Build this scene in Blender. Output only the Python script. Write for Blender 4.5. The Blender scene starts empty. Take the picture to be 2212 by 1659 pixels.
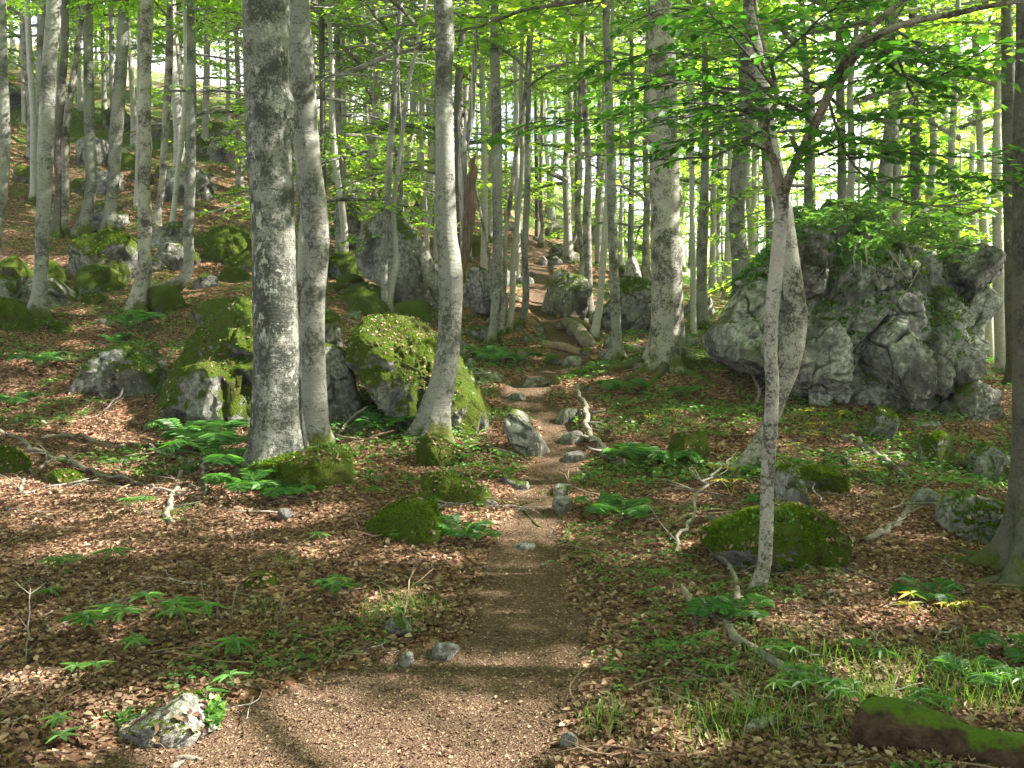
import bpy, math, random, time
import numpy as np
from mathutils import Vector, Matrix
T0 = time.time()
SC = bpy.context.scene
COL = SC.collection
random.seed(7)
R = math.radians

# ---------------------------------------------------------------- camera, sky, sun, exposure
CAMZ = 1.6
W_, CX, CY, F_ = 2212.0, 1106.0, 829.5, 1916.0
PITCH = math.atan(109.5 / F_)
cam = bpy.data.cameras.new('camera'); camo = bpy.data.objects.new('camera', cam); COL.objects.link(camo)
camo.location = (0, 0, CAMZ); camo.rotation_euler = (R(90) - PITCH, 0, 0)
cam.sensor_width = 36; cam.lens = 36 * F_ / W_; cam.clip_end = 1000; cam.clip_start = 0.05
SC.camera = camo
SUN_AZ, SUN_EL = R(86), R(42)           # azimuth clockwise from the view direction (+y)
SUN_D = np.array([math.sin(SUN_AZ) * math.cos(SUN_EL), math.cos(SUN_AZ) * math.cos(SUN_EL), math.sin(SUN_EL)])
world = bpy.data.worlds.new('World'); SC.world = world; world.use_nodes = True
wn = world.node_tree; wn.nodes.clear()
sky = wn.nodes.new('ShaderNodeTexSky'); sky.sky_type = 'NISHITA'; sky.sun_disc = False
sky.sun_elevation = SUN_EL; sky.sun_rotation = SUN_AZ
sky.air_density = 1.0; sky.dust_density = 2.5; sky.ozone_density = 0.5
bg = wn.nodes.new('ShaderNodeBackground'); bg.inputs[1].default_value = 0.06
wo = wn.nodes.new('ShaderNodeOutputWorld')
# white cloud band added low round the horizon so leaf gaps burn out
tcw = wn.nodes.new('ShaderNodeTexCoord'); nzw = wn.nodes.new('ShaderNodeTexNoise'); nzw.inputs['Scale'].default_value = 2.2; nzw.inputs['Detail'].default_value = 5
sxw = wn.nodes.new('ShaderNodeSeparateXYZ'); mrw = wn.nodes.new('ShaderNodeMapRange'); mrw.inputs[1].default_value = .52; mrw.inputs[2].default_value = .34
mnw = wn.nodes.new('ShaderNodeMapRange'); mnw.inputs[1].default_value = .34; mnw.inputs[2].default_value = .52; muw = wn.nodes.new('ShaderNodeMath'); muw.operation = 'MULTIPLY'
mxw = wn.nodes.new('ShaderNodeMix'); mxw.data_type = 'RGBA'; mxw.inputs[7].default_value = (11, 11.2, 11.5, 1)
for a_, b_ in ((tcw.outputs['Generated'], nzw.inputs[0]), (tcw.outputs['Generated'], sxw.inputs[0]), (sxw.outputs[2], mrw.inputs[0]), (nzw.outputs[0], mnw.inputs[0]), (mrw.outputs[0], muw.inputs[0]), (mnw.outputs[0], muw.inputs[1]), (muw.outputs[0], mxw.inputs[0]), (sky.outputs[0], mxw.inputs[6])): wn.links.new(a_, b_)
wn.links.new(mxw.outputs[2], bg.inputs[0]); wn.links.new(bg.outputs[0], wo.inputs[0])
sl = bpy.data.lights.new('sun', 'SUN'); sl.energy = 5.0; sl.angle = R(0.6); sl.color = (1.0, 0.95, 0.86)
so = bpy.data.objects.new('sun', sl); COL.objects.link(so)
so.rotation_euler = Vector(SUN_D).to_track_quat('Z', 'Y').to_euler()
SC.view_settings.view_transform = 'Standard'; SC.view_settings.look = 'None'
SC.view_settings.gamma = 1; SC.view_settings.exposure = 2.5
SC.cycles.use_denoising = True
SC.cycles.max_bounces = 7; SC.cycles.diffuse_bounces = 4; SC.cycles.transmission_bounces = 4
SC.cycles.glossy_bounces = 2; SC.cycles.transparent_max_bounces = 4; SC.cycles.sample_clamp_indirect = 6
SC.cycles.use_adaptive_sampling = True; SC.cycles.adaptive_threshold = 0.015

# ---------------------------------------------------------------- maths helpers
def rng(s): return np.random.default_rng(s)
FWD = np.array([0, math.cos(PITCH), -math.sin(PITCH)]); UPV = np.array([0, math.sin(PITCH), math.cos(PITCH)])
def ray(u, v): return FWD + np.array([1.0, 0, 0]) * ((u - CX) / F_) - UPV * ((v - CY) / F_)
def at(u, v, d):
    r = ray(u, v); return np.array([0, 0, CAMZ]) + r * (d / r[1])
def mpp(d): return d / math.cos(PITCH) / F_           # metres per pixel at depth d
def _hash(ix, iy, iz, s):
    h = (ix * 374761393 + iy * 668265263 + iz * 2147483647 + s * 974634777) & 0xffffffff
    h = ((h ^ (h >> 13)) * 1274126177) & 0xffffffff
    return ((h ^ (h >> 16)) & 0xffff) / 65535.0
def vnoise(p, s=0):
    p = np.asarray(p, float); i = np.floor(p).astype(np.int64); f = p - i; f = f * f * (3 - 2 * f)
    r = 0
    for a in (0, 1):
        for b in (0, 1):
            for c in (0, 1):
                w = (f[:, 0] if a else 1 - f[:, 0]) * (f[:, 1] if b else 1 - f[:, 1]) * (f[:, 2] if c else 1 - f[:, 2])
                r = r + w * _hash(i[:, 0] + a, i[:, 1] + b, i[:, 2] + c, s)
    return r * 2 - 1
def fbm(p, s=0, o=4, ridged=False):
    t = 0; a = 1; n = 0
    for k in range(o):
        v = vnoise(p * 2.03 ** k + 17.3 * k, s + k)
        if ridged: v = 1 - 2 * np.abs(v)
        t = t + a * v; n += a; a *= .5
    return t / n
def norm(v): return v / np.maximum(np.linalg.norm(v, axis=-1, keepdims=True), 1e-9)
def sstep(a, b, x): t = np.clip((x - a) / (b - a), 0, 1); return t * t * (3 - 2 * t)
def catmull(P, n):
    P = np.asarray(P, float)
    if len(P) < 3: t = np.linspace(0, 1, n)[:, None]; return P[0] * (1 - t) + P[-1] * t
    Q = np.vstack([2 * P[0] - P[1], P, 2 * P[-1] - P[-2]]); m = len(P) - 1
    t = np.linspace(0, m - 1e-6, n); i = t.astype(int); f = (t - i)[:, None]
    a, b, c, d = Q[i], Q[i + 1], Q[i + 2], Q[i + 3]
    return .5 * ((2 * b) + (-a + c) * f + (2 * a - 5 * b + 4 * c - d) * f ** 2 + (-a + 3 * b - 3 * c + d) * f ** 3)

# ---------------------------------------------------------------- mesh + object helpers
def mesh(name, V, faces, mats, mi=None, attrs=None, smooth=True):
    """faces: list of int arrays (n,k)."""
    me = bpy.data.meshes.new(name); V = np.asarray(V, np.float32)
    faces = [f for f in faces if len(f)]
    nl = sum(f.size for f in faces); nf = sum(len(f) for f in faces)
    me.vertices.add(len(V)); me.vertices.foreach_set('co', V.ravel())
    me.loops.add(nl); me.loops.foreach_set('vertex_index', np.concatenate([f.ravel() for f in faces]).astype(np.int32))
    me.polygons.add(nf)
    tot = np.concatenate([np.full(len(f), f.shape[1]) for f in faces]); st = np.concatenate([[0], np.cumsum(tot)[:-1]])
    me.polygons.foreach_set('loop_start', st.astype(np.int32))
    me.polygons.foreach_set('use_smooth', np.full(nf, smooth))
    for m in mats: me.materials.append(m)
    if mi is not None: me.polygons.foreach_set('material_index', np.asarray(mi, np.int32))
    for k, a in (attrs or {}).items():
        at_ = me.attributes.new(k, 'FLOAT', 'POINT'); at_.data.foreach_set('value', np.asarray(a, np.float32))
    me.update(calc_edges=True); return me
def obj(name, me, parent=None, loc=(0, 0, 0)):
    o = bpy.data.objects.new(name, me); COL.objects.link(o); o.location = [float(c) for c in loc]
    if parent: o.parent = parent
    return o
def tag(o, label, cat, group=None, kind=None):
    if label: o['label'] = label
    if cat: o['category'] = cat
    if group: o['group'] = group
    if kind: o['kind'] = kind
    return o
def thing(name, loc, label, cat, group=None):
    return tag(obj(name, None, None, loc), label, cat, group)
class Geo:
    def __init__(s): s.V = []; s.Q = []; s.T = []; s.n = 0; s.A = []; s.mq = []; s.mt = []
    def add(s, V, F, m=0, a=None):
        V = np.asarray(V, float); F = np.asarray(F)
        s.V.append(V); (s.Q if F.shape[1] == 4 else s.T).append(F + s.n); (s.mq if F.shape[1] == 4 else s.mt).append(np.full(len(F), m))
        s.A.append(np.full(len(V), .5) if a is None else np.asarray(a, float)); s.n += len(V)
    def mesh(s, name, mats, smooth=True):
        fs = []; mi = []
        if s.Q: fs.append(np.vstack(s.Q)); mi.append(np.concatenate(s.mq))
        if s.T: fs.append(np.vstack(s.T)); mi.append(np.concatenate(s.mt))
        return mesh(name, np.vstack(s.V), fs, mats, np.concatenate(mi), {'rnd': np.concatenate(s.A)}, smooth)
def tube(P, rad, seg=8, wob=0, seed=0, lobes=0, flare=None, cap=True):
    """rings round a path; returns V,F(quads)"""
    P = np.asarray(P, float); n = len(P); rad = np.asarray(rad, float) * np.ones(n)
    t = norm(np.gradient(P, axis=0)); ref = np.array([0, 1.0, 0]) if abs(t[0][1]) < .8 else np.array([1.0, 0, 0])
    u = norm(np.cross(t, ref)); w = norm(np.cross(u, t))
    a = np.arange(seg) / seg * 2 * math.pi
    rr = rad[:, None] * np.ones((1, seg))
    if flare is not None:                       # flare: height array, (reach, amount, lobes, phase)
        h, (hr, am, lb, ph) = flare
        prof = np.exp(-np.maximum(h, 0) / hr)[:, None]
        lob = (.5 + .5 * np.cos(lb * a + ph + .6 * np.sin(a * 2 + ph))) ** 1.3
        rr = rr * (1 + am * prof ** 1.6 * lob[None] * 1.6 + am * .25 * prof)
        rr = rr * (1 + .05 * np.exp(-np.maximum(h, 0) / (hr * 3.5))[:, None] * np.cos(lb * a + ph)[None])
    ring = P[:, None, :] + rr[..., None] * (np.cos(a)[None, :, None] * u[:, None, :] + np.sin(a)[None, :, None] * w[:, None, :])
    V = ring.reshape(-1, 3)
    if wob:
        nn = fbm(V * 3.0, seed, 3) * wob + fbm(V * 11.0, seed + 9, 2) * wob * .35
        c = np.repeat(P, seg, 0); V = V + norm(V - c) * (nn * np.repeat(rad, seg))[:, None]
    i = np.arange(n - 1)[:, None] * seg; j = np.arange(seg)[None]; k = (j + 1) % seg
    Fq = np.stack([i + j, i + k, i + seg + k, i + seg + j], -1).reshape(-1, 4)
    if cap:
        V = np.vstack([V, P[0], P[-1]]); c0, c1 = len(V) - 2, len(V) - 1
        e = (n - 1) * seg; jj = np.arange(seg); kk = (jj + 1) % seg
        Fq = np.vstack([Fq, np.stack([kk, jj, np.full(seg, c0), np.full(seg, c0)], -1)[:0]])
        return V, Fq, np.vstack([np.stack([kk, jj, np.full(seg, c0)], -1), np.stack([e + jj, e + kk, np.full(seg, c1)], -1)])
    return V, Fq, np.zeros((0, 3), int)
def gtube(G, P, rad, seg=8, m=0, a=None, **k):
    V, Fq, Ft = tube(P, rad, seg, **k); A = None if a is None else np.full(len(V), a)
    n0 = G.n; G.add(V, Fq, m, A)
    if len(Ft): G.T.append(Ft + n0); G.mt.append(np.full(len(Ft), m))
def leaves(G, P, D, N, L, wid=.6, fold=.25, droop=.15, m=0, a=None, hexa=False):
    """leaf blades: base P, direction D, up N, length L."""
    P = np.asarray(P); D = norm(D); S = norm(np.cross(D, N)); N = norm(np.cross(S, D)); L = np.asarray(L)[:, None]; n = len(P)
    a = np.random.default_rng(G.n + 5).random(n) if a is None else a
    if not hexa:
        l = P + D * L * .45 - S * L * wid * .5 + N * L * fold * wid * .5
        r = P + D * L * .45 + S * L * wid * .5 + N * L * fold * wid * .5
        t = P + D * L - N * L * droop
        V = np.stack([P, r, t, l], 1).reshape(-1, 3); b = np.arange(n)[:, None] * 4
        G.add(V, b + np.array([[0, 1, 2, 3]]), m, np.repeat(a, 4))
    else:
        up = N * L * fold * wid * .5
        l1 = P + D * L * .28 - S * L * wid * .46 + up; l2 = P + D * L * .68 - S * L * wid * .36 + up * .6 - N * L * droop * .5
        r1 = P + D * L * .28 + S * L * wid * .46 + up; r2 = P + D * L * .68 + S * L * wid * .36 + up * .6 - N * L * droop * .5
        t = P + D * L - N * L * droop
        V = np.stack([P, r1, r2, t, l2, l1], 1).reshape(-1, 3); b = np.arange(n)[:, None] * 6
        G.add(V, np.vstack([b + np.array([[0, 1, 2, 3]]), b + np.array([[0, 3, 4, 5]])]), m, np.repeat(a, 6))

# ---------------------------------------------------------------- materials
def mat(name):
    m = bpy.data.materials.new(name); m.use_nodes = True; nt = m.node_tree; nt.nodes.clear()
    return m, nt, nt.nodes, nt.links
class NB:
    def __init__(s, name):
        s.m, s.nt, s.N, s.L = mat(name); s.out = s.N.new('ShaderNodeOutputMaterial')
    def node(s, t, ins=None, **k):
        n = s.N.new(t)
        for a, b in k.items(): setattr(n, a, b)
        for a, b in (ins or {}).items():
            if isinstance(b, bpy.types.NodeSocket): s.L.new(b, n.inputs[a])
            else: n.inputs[a].default_value = b
        return n
    def coord(s, sc=(1, 1, 1), kind='Object'):
        c = s.node('ShaderNodeTexCoord').outputs[kind]
        return s.node('ShaderNodeMapping', {0: c, 3: sc}).outputs[0]
    def noise(s, co, scale, det=4, rough=.6): return s.node('ShaderNodeTexNoise', {'Vector': co, 'Scale': scale, 'Detail': det, 'Roughness': rough}).outputs[0]
    def ramp(s, f, stops):
        n = s.node('ShaderNodeValToRGB', {0: f}); e = n.color_ramp.elements
        while len(e) < len(stops): e.new(.5)
        for q, (p, c) in zip(e, stops): q.position = p; q.color = (*c, 1) if len(c) == 3 else c
        return n.outputs[0]
    def step(s, f, a, b): return s.node('ShaderNodeMapRange', {0: f, 1: a, 2: b, 3: 0.0, 4: 1.0}).outputs[0]
    def mix(s, f, a, b, mode='MIX'):
        n = s.node('ShaderNodeMix', data_type='RGBA', blend_type=mode)
        for i, x in ((0, f), (6, a), (7, b)):
            if isinstance(x, bpy.types.NodeSocket): s.L.new(x, n.inputs[i])
            else: n.inputs[i].default_value = x if i == 0 else (*x, 1)
        return n.outputs[2]
    def math(s, op, a, b=0.0, c=0.0): return s.node('ShaderNodeMath', {0: a, 1: b, 2: c}, operation=op).outputs[0]
    def sep(s, v, i): return s.node('ShaderNodeSeparateXYZ', {0: v}).outputs[i]
    def bsdf(s, col, rough=.9, spec=.2, bump=None, strength=.5, dist=.02):
        b = s.node('ShaderNodeBsdfPrincipled', {'Roughness': rough})
        b.inputs['Specular IOR Level'].default_value = spec
        if isinstance(col, bpy.types.NodeSocket): s.L.new(col, b.inputs[0])
        else: b.inputs[0].default_value = (*col, 1)
        if bump is not None:
            bn = s.node('ShaderNodeBump', {'Strength': strength, 'Distance': dist, 'Height': bump}); s.L.new(bn.outputs[0], b.inputs['Normal'])
        s.L.new(b.outputs[0], s.out.inputs[0]); return b
def rnd_attr(b): return b.node('ShaderNodeAttribute', attribute_name='rnd').outputs['Fac']

def leaf_mat(name, stops, trans=.45, tint=(1.25, 1.25, .55), rough=.45, spec=.35):
    b = NB(name); r = rnd_attr(b)
    oi = b.node('ShaderNodeObjectInfo').outputs['Random']
    f = b.math('FRACT', b.math('ADD', r, b.math('MULTIPLY', oi, .35)))
    c = b.ramp(f, stops)
    pr = b.node('ShaderNodeBsdfPrincipled', {'Base Color': c, 'Roughness': rough}); pr.inputs['Specular IOR Level'].default_value = spec
    tc = b.node('ShaderNodeMix', data_type='RGBA', blend_type='MULTIPLY', clamp_result=False)
    tc.inputs[0].default_value = 1; b.L.new(c, tc.inputs[6]); tc.inputs[7].default_value = (*[x * 1.6 for x in tint], 1)
    tr = b.node('ShaderNodeBsdfTranslucent', {0: tc.outputs[2]})
    mx = b.node('ShaderNodeMixShader', {0: trans, 1: pr.outputs[0], 2: tr.outputs[0]}); b.L.new(mx.outputs[0], b.out.inputs[0])
    return b.m
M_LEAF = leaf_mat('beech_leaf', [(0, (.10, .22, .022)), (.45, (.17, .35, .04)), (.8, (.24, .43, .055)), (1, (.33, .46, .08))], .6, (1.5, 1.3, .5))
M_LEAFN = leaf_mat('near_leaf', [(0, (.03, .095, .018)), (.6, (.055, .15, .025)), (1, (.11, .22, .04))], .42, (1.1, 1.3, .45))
M_HERB = leaf_mat('herb_leaf', [(0, (.045, .12, .025)), (.6, (.085, .20, .04)), (1, (.16, .27, .06))], .33, (1.1, 1.1, .5))
M_FERN = leaf_mat('fern_leaf', [(0, (.03, .10, .02)), (.7, (.055, .16, .03)), (1, (.10, .22, .045))], .35)
M_YEL = leaf_mat('yellowing_leaf', [(0, (.12, .2, .03)), (.5, (.35, .35, .04)), (1, (.5, .33, .03))], .35, (1, 1, .6))
M_MOSSL = leaf_mat('moss_tuft', [(0, (.035, .075, .008)), (.5, (.070, .125, .012)), (1, (.13, .185, .016))], .35, (1.1, 1.05, .4), .9, .05)
M_DEAD = leaf_mat('dead_leaf', [(0, (.028, .016, .011)), (.25, (.085, .046, .029)), (.5, (.150, .088, .055)), (.75, (.25, .160, .102)), (1, (.42, .32, .215))], .12, (1, .8, .6), .7, .2)
M_GRASS = leaf_mat('grass_blade', [(0, (.05, .13, .02)), (.6, (.10, .22, .03)), (1, (.22, .28, .06))], .4)

def bark(name, base, dark, amt, lich=.15, mossh=.35, scale=1.0, ring=.5, grain=0.0):
    b = NB(name); co = b.coord()
    big = b.noise(co, 2.2 * scale, 5, .65); fine = b.noise(co, 22 * scale, 6, .7)
    st = b.noise(b.coord((7, 7, 45)), 1.0 * scale, 3, .6)
    spk = b.noise(co, 55 * scale, 4, .7)
    c = b.mix(b.step(fine, .3, .7), tuple(x * .72 for x in base), tuple(min(1, x * 1.15) for x in base))
    c = b.mix(b.math('MULTIPLY', b.step(st, .52, .75), ring), c, tuple(x * .45 for x in base))
    f = b.math('ADD', b.math('MULTIPLY', big, .55), b.math('MULTIPLY', fine, .45))
    f = b.math('ADD', f, b.math('MULTIPLY', b.math('SUBTRACT', spk, .5), .25))
    c = b.mix(b.step(f, .62 - amt * .22, .70 - amt * .2), c, dark)
    lf = b.math('MULTIPLY', b.step(b.noise(b.coord((1, 1, .7)), 8.5 * scale, 4, .75), .56, .60), b.step(b.noise(co, 2.6, 3), .60 - lich * .35, .72 - lich * .35))
    c = b.mix(b.math('MULTIPLY', lf, .7), c, (.36, .375, .32))
    if grain:
        g = b.noise(b.coord((30, 30, 1.6)), 1, 4, .6); c = b.mix(b.step(g, .35, .6), (.05, .025, .015), c)
    if mossh > .05:
        z = b.sep(co, 2); mf = b.math('ADD', b.math('SUBTRACT', .75, b.math('DIVIDE', z, mossh)), b.math('MULTIPLY', b.math('SUBTRACT', b.noise(co, 3.2, 6, .75), .5), 7.0))
        mc = b.mix(b.noise(co, 40, 3), (.022, .032, .008), (.10, .115, .015))
        c = b.mix(b.math('MULTIPLY', b.step(mf, .0, .9), b.math('SUBTRACT', 1.0, b.step(z, mossh * 1.5, mossh * 3.2))), c, mc)
    h = b.math('ADD', b.math('MULTIPLY', fine, .6), b.math('MULTIPLY', st, .6))
    h = b.math('ADD', h, b.math('MULTIPLY', big, .8))
    h = b.math('ADD', h, b.math('MULTIPLY', spk, .35))
    b.bsdf(c, .85, .2, h, .65, .02); return b.m
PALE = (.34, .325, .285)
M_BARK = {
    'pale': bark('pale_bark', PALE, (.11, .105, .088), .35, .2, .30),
    'mid': bark('grey_bark', (.235, .23, .20), (.058, .060, .048), .66, .25, .35, 1.0, .6),
    'mottled': bark('lichen_bark', (.205, .20, .17), (.040, .044, .035), .88, .55, .16, 1.5, .35),
    'flecked': bark('flecked_bark', (.32, .30, .255), (.052, .047, .036), .70, .1, .25, 1.6, .2),
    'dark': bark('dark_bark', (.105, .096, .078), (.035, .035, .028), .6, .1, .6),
    'dead': bark('weathered_wood', (.40, .38, .36), (.14, .12, .10), .2, 0, .01, 1, 0, 1),
    'rust': bark('rotten_wood', (.17, .115, .08), (.05, .032, .022), .5, 0, .25, 1, 0, 1),
    'limb': bark('limb_bark', (.26, .215, .16), (.045, .035, .026), .85, .2, .01, 2.5, .3),  # browner than the trunk, and darkened for the limbs' backlit shade
    'mossy': bark('mossy_bark', (.10, .085, .06), (.03, .028, .018), .75, .05, 1.2),
    'stick': bark('grey_stick', (.235, .205, .165), (.09, .075, .055), .55, .1, .01, 3, .2),
    'brownstick': bark('brown_stick', (.26, .18, .12), (.09, .06, .04), .4, 0, .01, 3, .2),
}
def rockmat(name, moss, base=(.27, .265, .24), dark=.3, crest=False):
    b = NB(name); co = b.coord(); big = b.noise(co, 1.6, 6, .65); fine = b.noise(co, 14, 8, .72)
    c = b.mix(b.step(fine, .38, .62), tuple(x * .42 for x in base), tuple(min(1, x * 1.5) for x in base))
    c = b.mix(b.step(big, .60 - dark * .3, .72 - dark * .25), c, tuple(x * .30 for x in base))
    wv = b.node('ShaderNodeTexVoronoi', {'Vector': b.mix(.35, co, b.node('ShaderNodeTexNoise', {'Vector': co, 'Scale': 2.5, 'Detail': 5}).outputs[1]), 'Scale': 2.2}, feature='DISTANCE_TO_EDGE').outputs[0]
    cr = b.math('MULTIPLY', b.math('SUBTRACT', 1.0, b.step(wv, .0, .03)), b.step(b.noise(co, 4, 3), .45, .6))
    c = b.mix(b.math('MULTIPLY', cr, .6), c, (.05, .047, .04))
    stv = b.noise(b.coord((5, 5, 1.1)), 1.6, 5, .65); c = b.mix(b.math('MULTIPLY', b.step(stv, .5, .68), .65), c, tuple(x * .36 for x in base))
    ear = b.noise(b.coord((1, 1, 1)), 1.1, 5, .7); c = b.mix(b.math('MULTIPLY', b.step(ear, .54, .66), .6), c, (.12, .095, .065))
    v = b.node('ShaderNodeTexVoronoi', {'Vector': co, 'Scale': 16.0}).outputs['Distance']
    c = b.mix(b.math('MULTIPLY', b.step(b.noise(co, 9, 5, .75), .55, .62), b.math('MULTIPLY', b.step(b.noise(co, 1.9, 3), .5, .62), .7)), c, tuple(min(1, x * 1.7) for x in base))
    if crest:
        zc = b.math('ADD', b.math('MULTIPLY', b.sep(co, 2), .42), b.math('MULTIPLY', b.math('SUBTRACT', b.noise(co, 1.5, 6, .75), .5), 3.2))
        c = b.mix(b.math('MULTIPLY', b.step(zc, .75, 1.15), .93), c, b.mix(b.noise(co, 9, 4), (.012, .012, .008), (.05, .055, .02)))
    cv = b.node('ShaderNodeAttribute', attribute_name='crev').outputs['Fac']
    c = b.mix(b.math('MULTIPLY', b.step(b.math('ADD', cv, b.math('MULTIPLY', b.math('SUBTRACT', fine, .5), .8)), .25, .7), .85), c, (.035, .033, .022))
    nz = b.sep(b.node('ShaderNodeNewGeometry').outputs['Normal'], 2)
    mf = b.math('ADD', b.math('MULTIPLY', nz, .75), b.math('MULTIPLY', b.math('SUBTRACT', b.noise(co, 2.3, 6, .7), .5), 2.2))
    mk = b.step(mf, 1.02 - moss, 1.2 - moss)
    mc = b.mix(b.noise(co, 30, 5, .7), (.028, .052, .006), (.13, .18, .014))
    mc = b.mix(b.math('MULTIPLY', b.step(b.noise(co, 3.5, 5, .7), .52, .66), .6), mc, (.085, .07, .02))
    c = b.mix(mk, c, mc)
    h = b.math('ADD', b.math('MULTIPLY', fine, .8), b.math('MULTIPLY', b.noise(co, 60, 4, .7), .35))
    h = b.math('SUBTRACT', h, b.math('MULTIPLY', cr, .5)); h = b.math('ADD', h, b.math('MULTIPLY', mk, b.math('MULTIPLY', b.noise(co, 90, 3), .7)))
    b.bsdf(c, .92, .15, h, 1.0, .07); return b.m
M_ROCK = {k: rockmat('limestone_' + n, m, dark=dk) for k, n, m, dk in (('m0', 'bare', .05, .25), ('m1', 'part_mossy', .62, .4), ('m2', 'mossy', 1.12, .45), ('m3', 'very_mossy', 1.45, .5))}
M_ROCK['big'] = rockmat('limestone_crag', .45, (.37, .365, .33), .55, crest=True)
M_WHITE = rockmat('limestone_pale', .42, (.38, .37, .33), .25)

def ground_mat(name, is_path):
    b = NB(name); co = b.coord()
    v = b.node('ShaderNodeTexVoronoi', {'Vector': co, 'Scale': 110.0 if is_path else 26.0, 'Randomness': 1.0})
    vr = b.sep(v.outputs['Color'], 0)
    big = b.noise(co, .9, 5, .6); fine = b.noise(co, 12, 6, .7)
    if is_path:
        c = b.ramp(vr, [(0, (.055, .033, .022)), (.45, (.10, .062, .040)), (.85, (.15, .098, .066)), (1, (.27, .205, .145))])
        c = b.mix(b.step(fine, .3, .7), b.mix(.5, c, (.082, .050, .032)), c)
    else:
        c = b.ramp(vr, [(0, (.05, .026, .016)), (.4, (.13, .066, .04)), (.75, (.23, .125, .078)), (1, (.38, .25, .165))])
        mk = b.node('ShaderNodeAttribute', attribute_name='green').outputs['Fac']
        g = b.math('ADD', mk, b.math('MULTIPLY', b.math('SUBTRACT', b.noise(co, 2.2, 7, .7), .5), 2.2))
        gc = b.mix(b.noise(co, 18, 4), (.035, .065, .012), (.12, .19, .03))
        c = b.mix(b.step(g, .55, .85), c, gc)
        s = b.math('ADD', b.math('MULTIPLY', mk, .15), b.noise(co, .75, 4)); s2 = b.math('MULTIPLY', b.step(s, .70, .74), b.step(fine, .42, .5))
        c = b.mix(s2, c, (.35, .34, .31))
    h = b.math('ADD', b.math('MULTIPLY', v.outputs['Distance'], .8), b.math('MULTIPLY', fine, .7))
    b.bsdf(c, .95, .1, h, .8, .012 if is_path else .03); return b.m
M_GROUND = ground_mat('forest_floor', False); M_PATH = ground_mat('trodden_soil', True)

# ---------------------------------------------------------------- terrain from surveyed points
CTRL = [(1150, 1659, 3.2), (1150, 1450, 4.2), (1150, 1300, 5.2), (1150, 1180, 6.3), (1150, 1050, 8.2), (1160, 950, 10), (1150, 850, 12.5), (1200, 800, 14.5),
 (1210, 740, 17), (1190, 680, 19.5), (1165, 620, 22.5), (1170, 560, 27), (1160, 520, 31), (1180, 490, 38),
 (100, 1659, 3.15), (100, 1450, 4.1), (100, 1200, 5.9), (100, 1050, 7.8), (100, 950, 9.4), (100, 850, 11.2), (100, 750, 13.3), (90, 685, 15.2), (90, 600, 18), (90, 500, 22), (90, 400, 27), (90, 300, 34), (60, 230, 40),
 (500, 1200, 6), (500, 1050, 7.9), (500, 950, 9.6), (400, 800, 12.5), (420, 700, 15.5), (420, 600, 19), (480, 500, 24), (500, 400, 30), (500, 370, 33), (450, 275, 42),
 (800, 1200, 6.1), (800, 1050, 8.0), (850, 960, 9.5), (800, 700, 15.5), (730, 640, 18.5), (740, 560, 23.5), (780, 480, 29), (820, 420, 35), (880, 360, 43),
 (1350, 1200, 6.3), (1400, 1450, 4.2), (1350, 1000, 9), (1350, 880, 11.5), (1350, 790, 14), (1380, 740, 16.5), (1380, 680, 20), (1400, 640, 24), (1400, 610, 30),
 (1700, 1300, 5.15), (1650, 1150, 6.9), (1650, 1000, 8.8), (1700, 900, 10.6), (1620, 850, 11.8), (1500, 740, 17), (1600, 650, 22), (1600, 625, 28),
 (2000, 1659, 3.2), (2000, 1450, 4.2), (2000, 1300, 5.2), (2000, 1150, 6.9), (2000, 1000, 9.0), (2000, 950, 10.2), (2180, 900, 11.5), (2160, 800, 16), (2160, 775, 22), (2160, 760, 32), (1900, 740, 22), (1900, 720, 32)]
cp = np.array([at(*c) for c in CTRL])
cp = np.vstack([cp, [[-6, -4, 0.1], [6, -4, -.1], [-14, 2, 1.0], [14, 2, -.6], [-22, 14, 4.5], [-30, 30, 10.5], [24, 10, -.4], [28, 30, -1.5], [-60, 70, 27], [-25, 70, 20], [0, 70, 13.5], [30, 70, 1], [60, 70, -6], [-80, 115, 42], [0, 115, 23], [70, 115, -4]]])
cp[:, 2] = cp[:, 2]
def _U(r2): return np.where(r2 > 1e-9, r2 * np.log(np.maximum(r2, 1e-9)) * .5, 0)
nC = len(cp); S0 = 20.0
XY = cp[:, :2] / S0; D2 = ((XY[:, None] - XY[None]) ** 2).sum(-1)
A_ = np.zeros((nC + 3, nC + 3)); A_[:nC, :nC] = _U(D2) + np.eye(nC) * 2e-4
A_[:nC, nC] = 1; A_[:nC, nC + 1:] = XY; A_[nC, :nC] = 1; A_[nC + 1:, :nC] = XY.T
w_ = np.linalg.solve(A_, np.concatenate([cp[:, 2], np.zeros(3)]))
def tps(x, y):
    q = np.stack([np.ravel(x), np.ravel(y)], -1) / S0; out = np.empty(len(q))
    for s in range(0, len(q), 20000):
        qq = q[s:s + 20000]; d = ((qq[:, None] - XY[None]) ** 2).sum(-1)
        out[s:s + 20000] = _U(d) @ w_[:nC] + w_[nC] + qq @ w_[nC + 1:]
    return out
def hit0(u, v, fz, dmax=110):
    r = ray(u, v); d = np.concatenate([np.arange(1.8, 20, .05), np.arange(20, dmax, .2)])
    P = np.array([0, 0, CAMZ]) + r[None] * (d / r[1])[:, None]
    h = fz(P[:, 0], P[:, 1]); k = np.where(P[:, 2] <= h)[0]
    return P[k[0]] if len(k) else None
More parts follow.
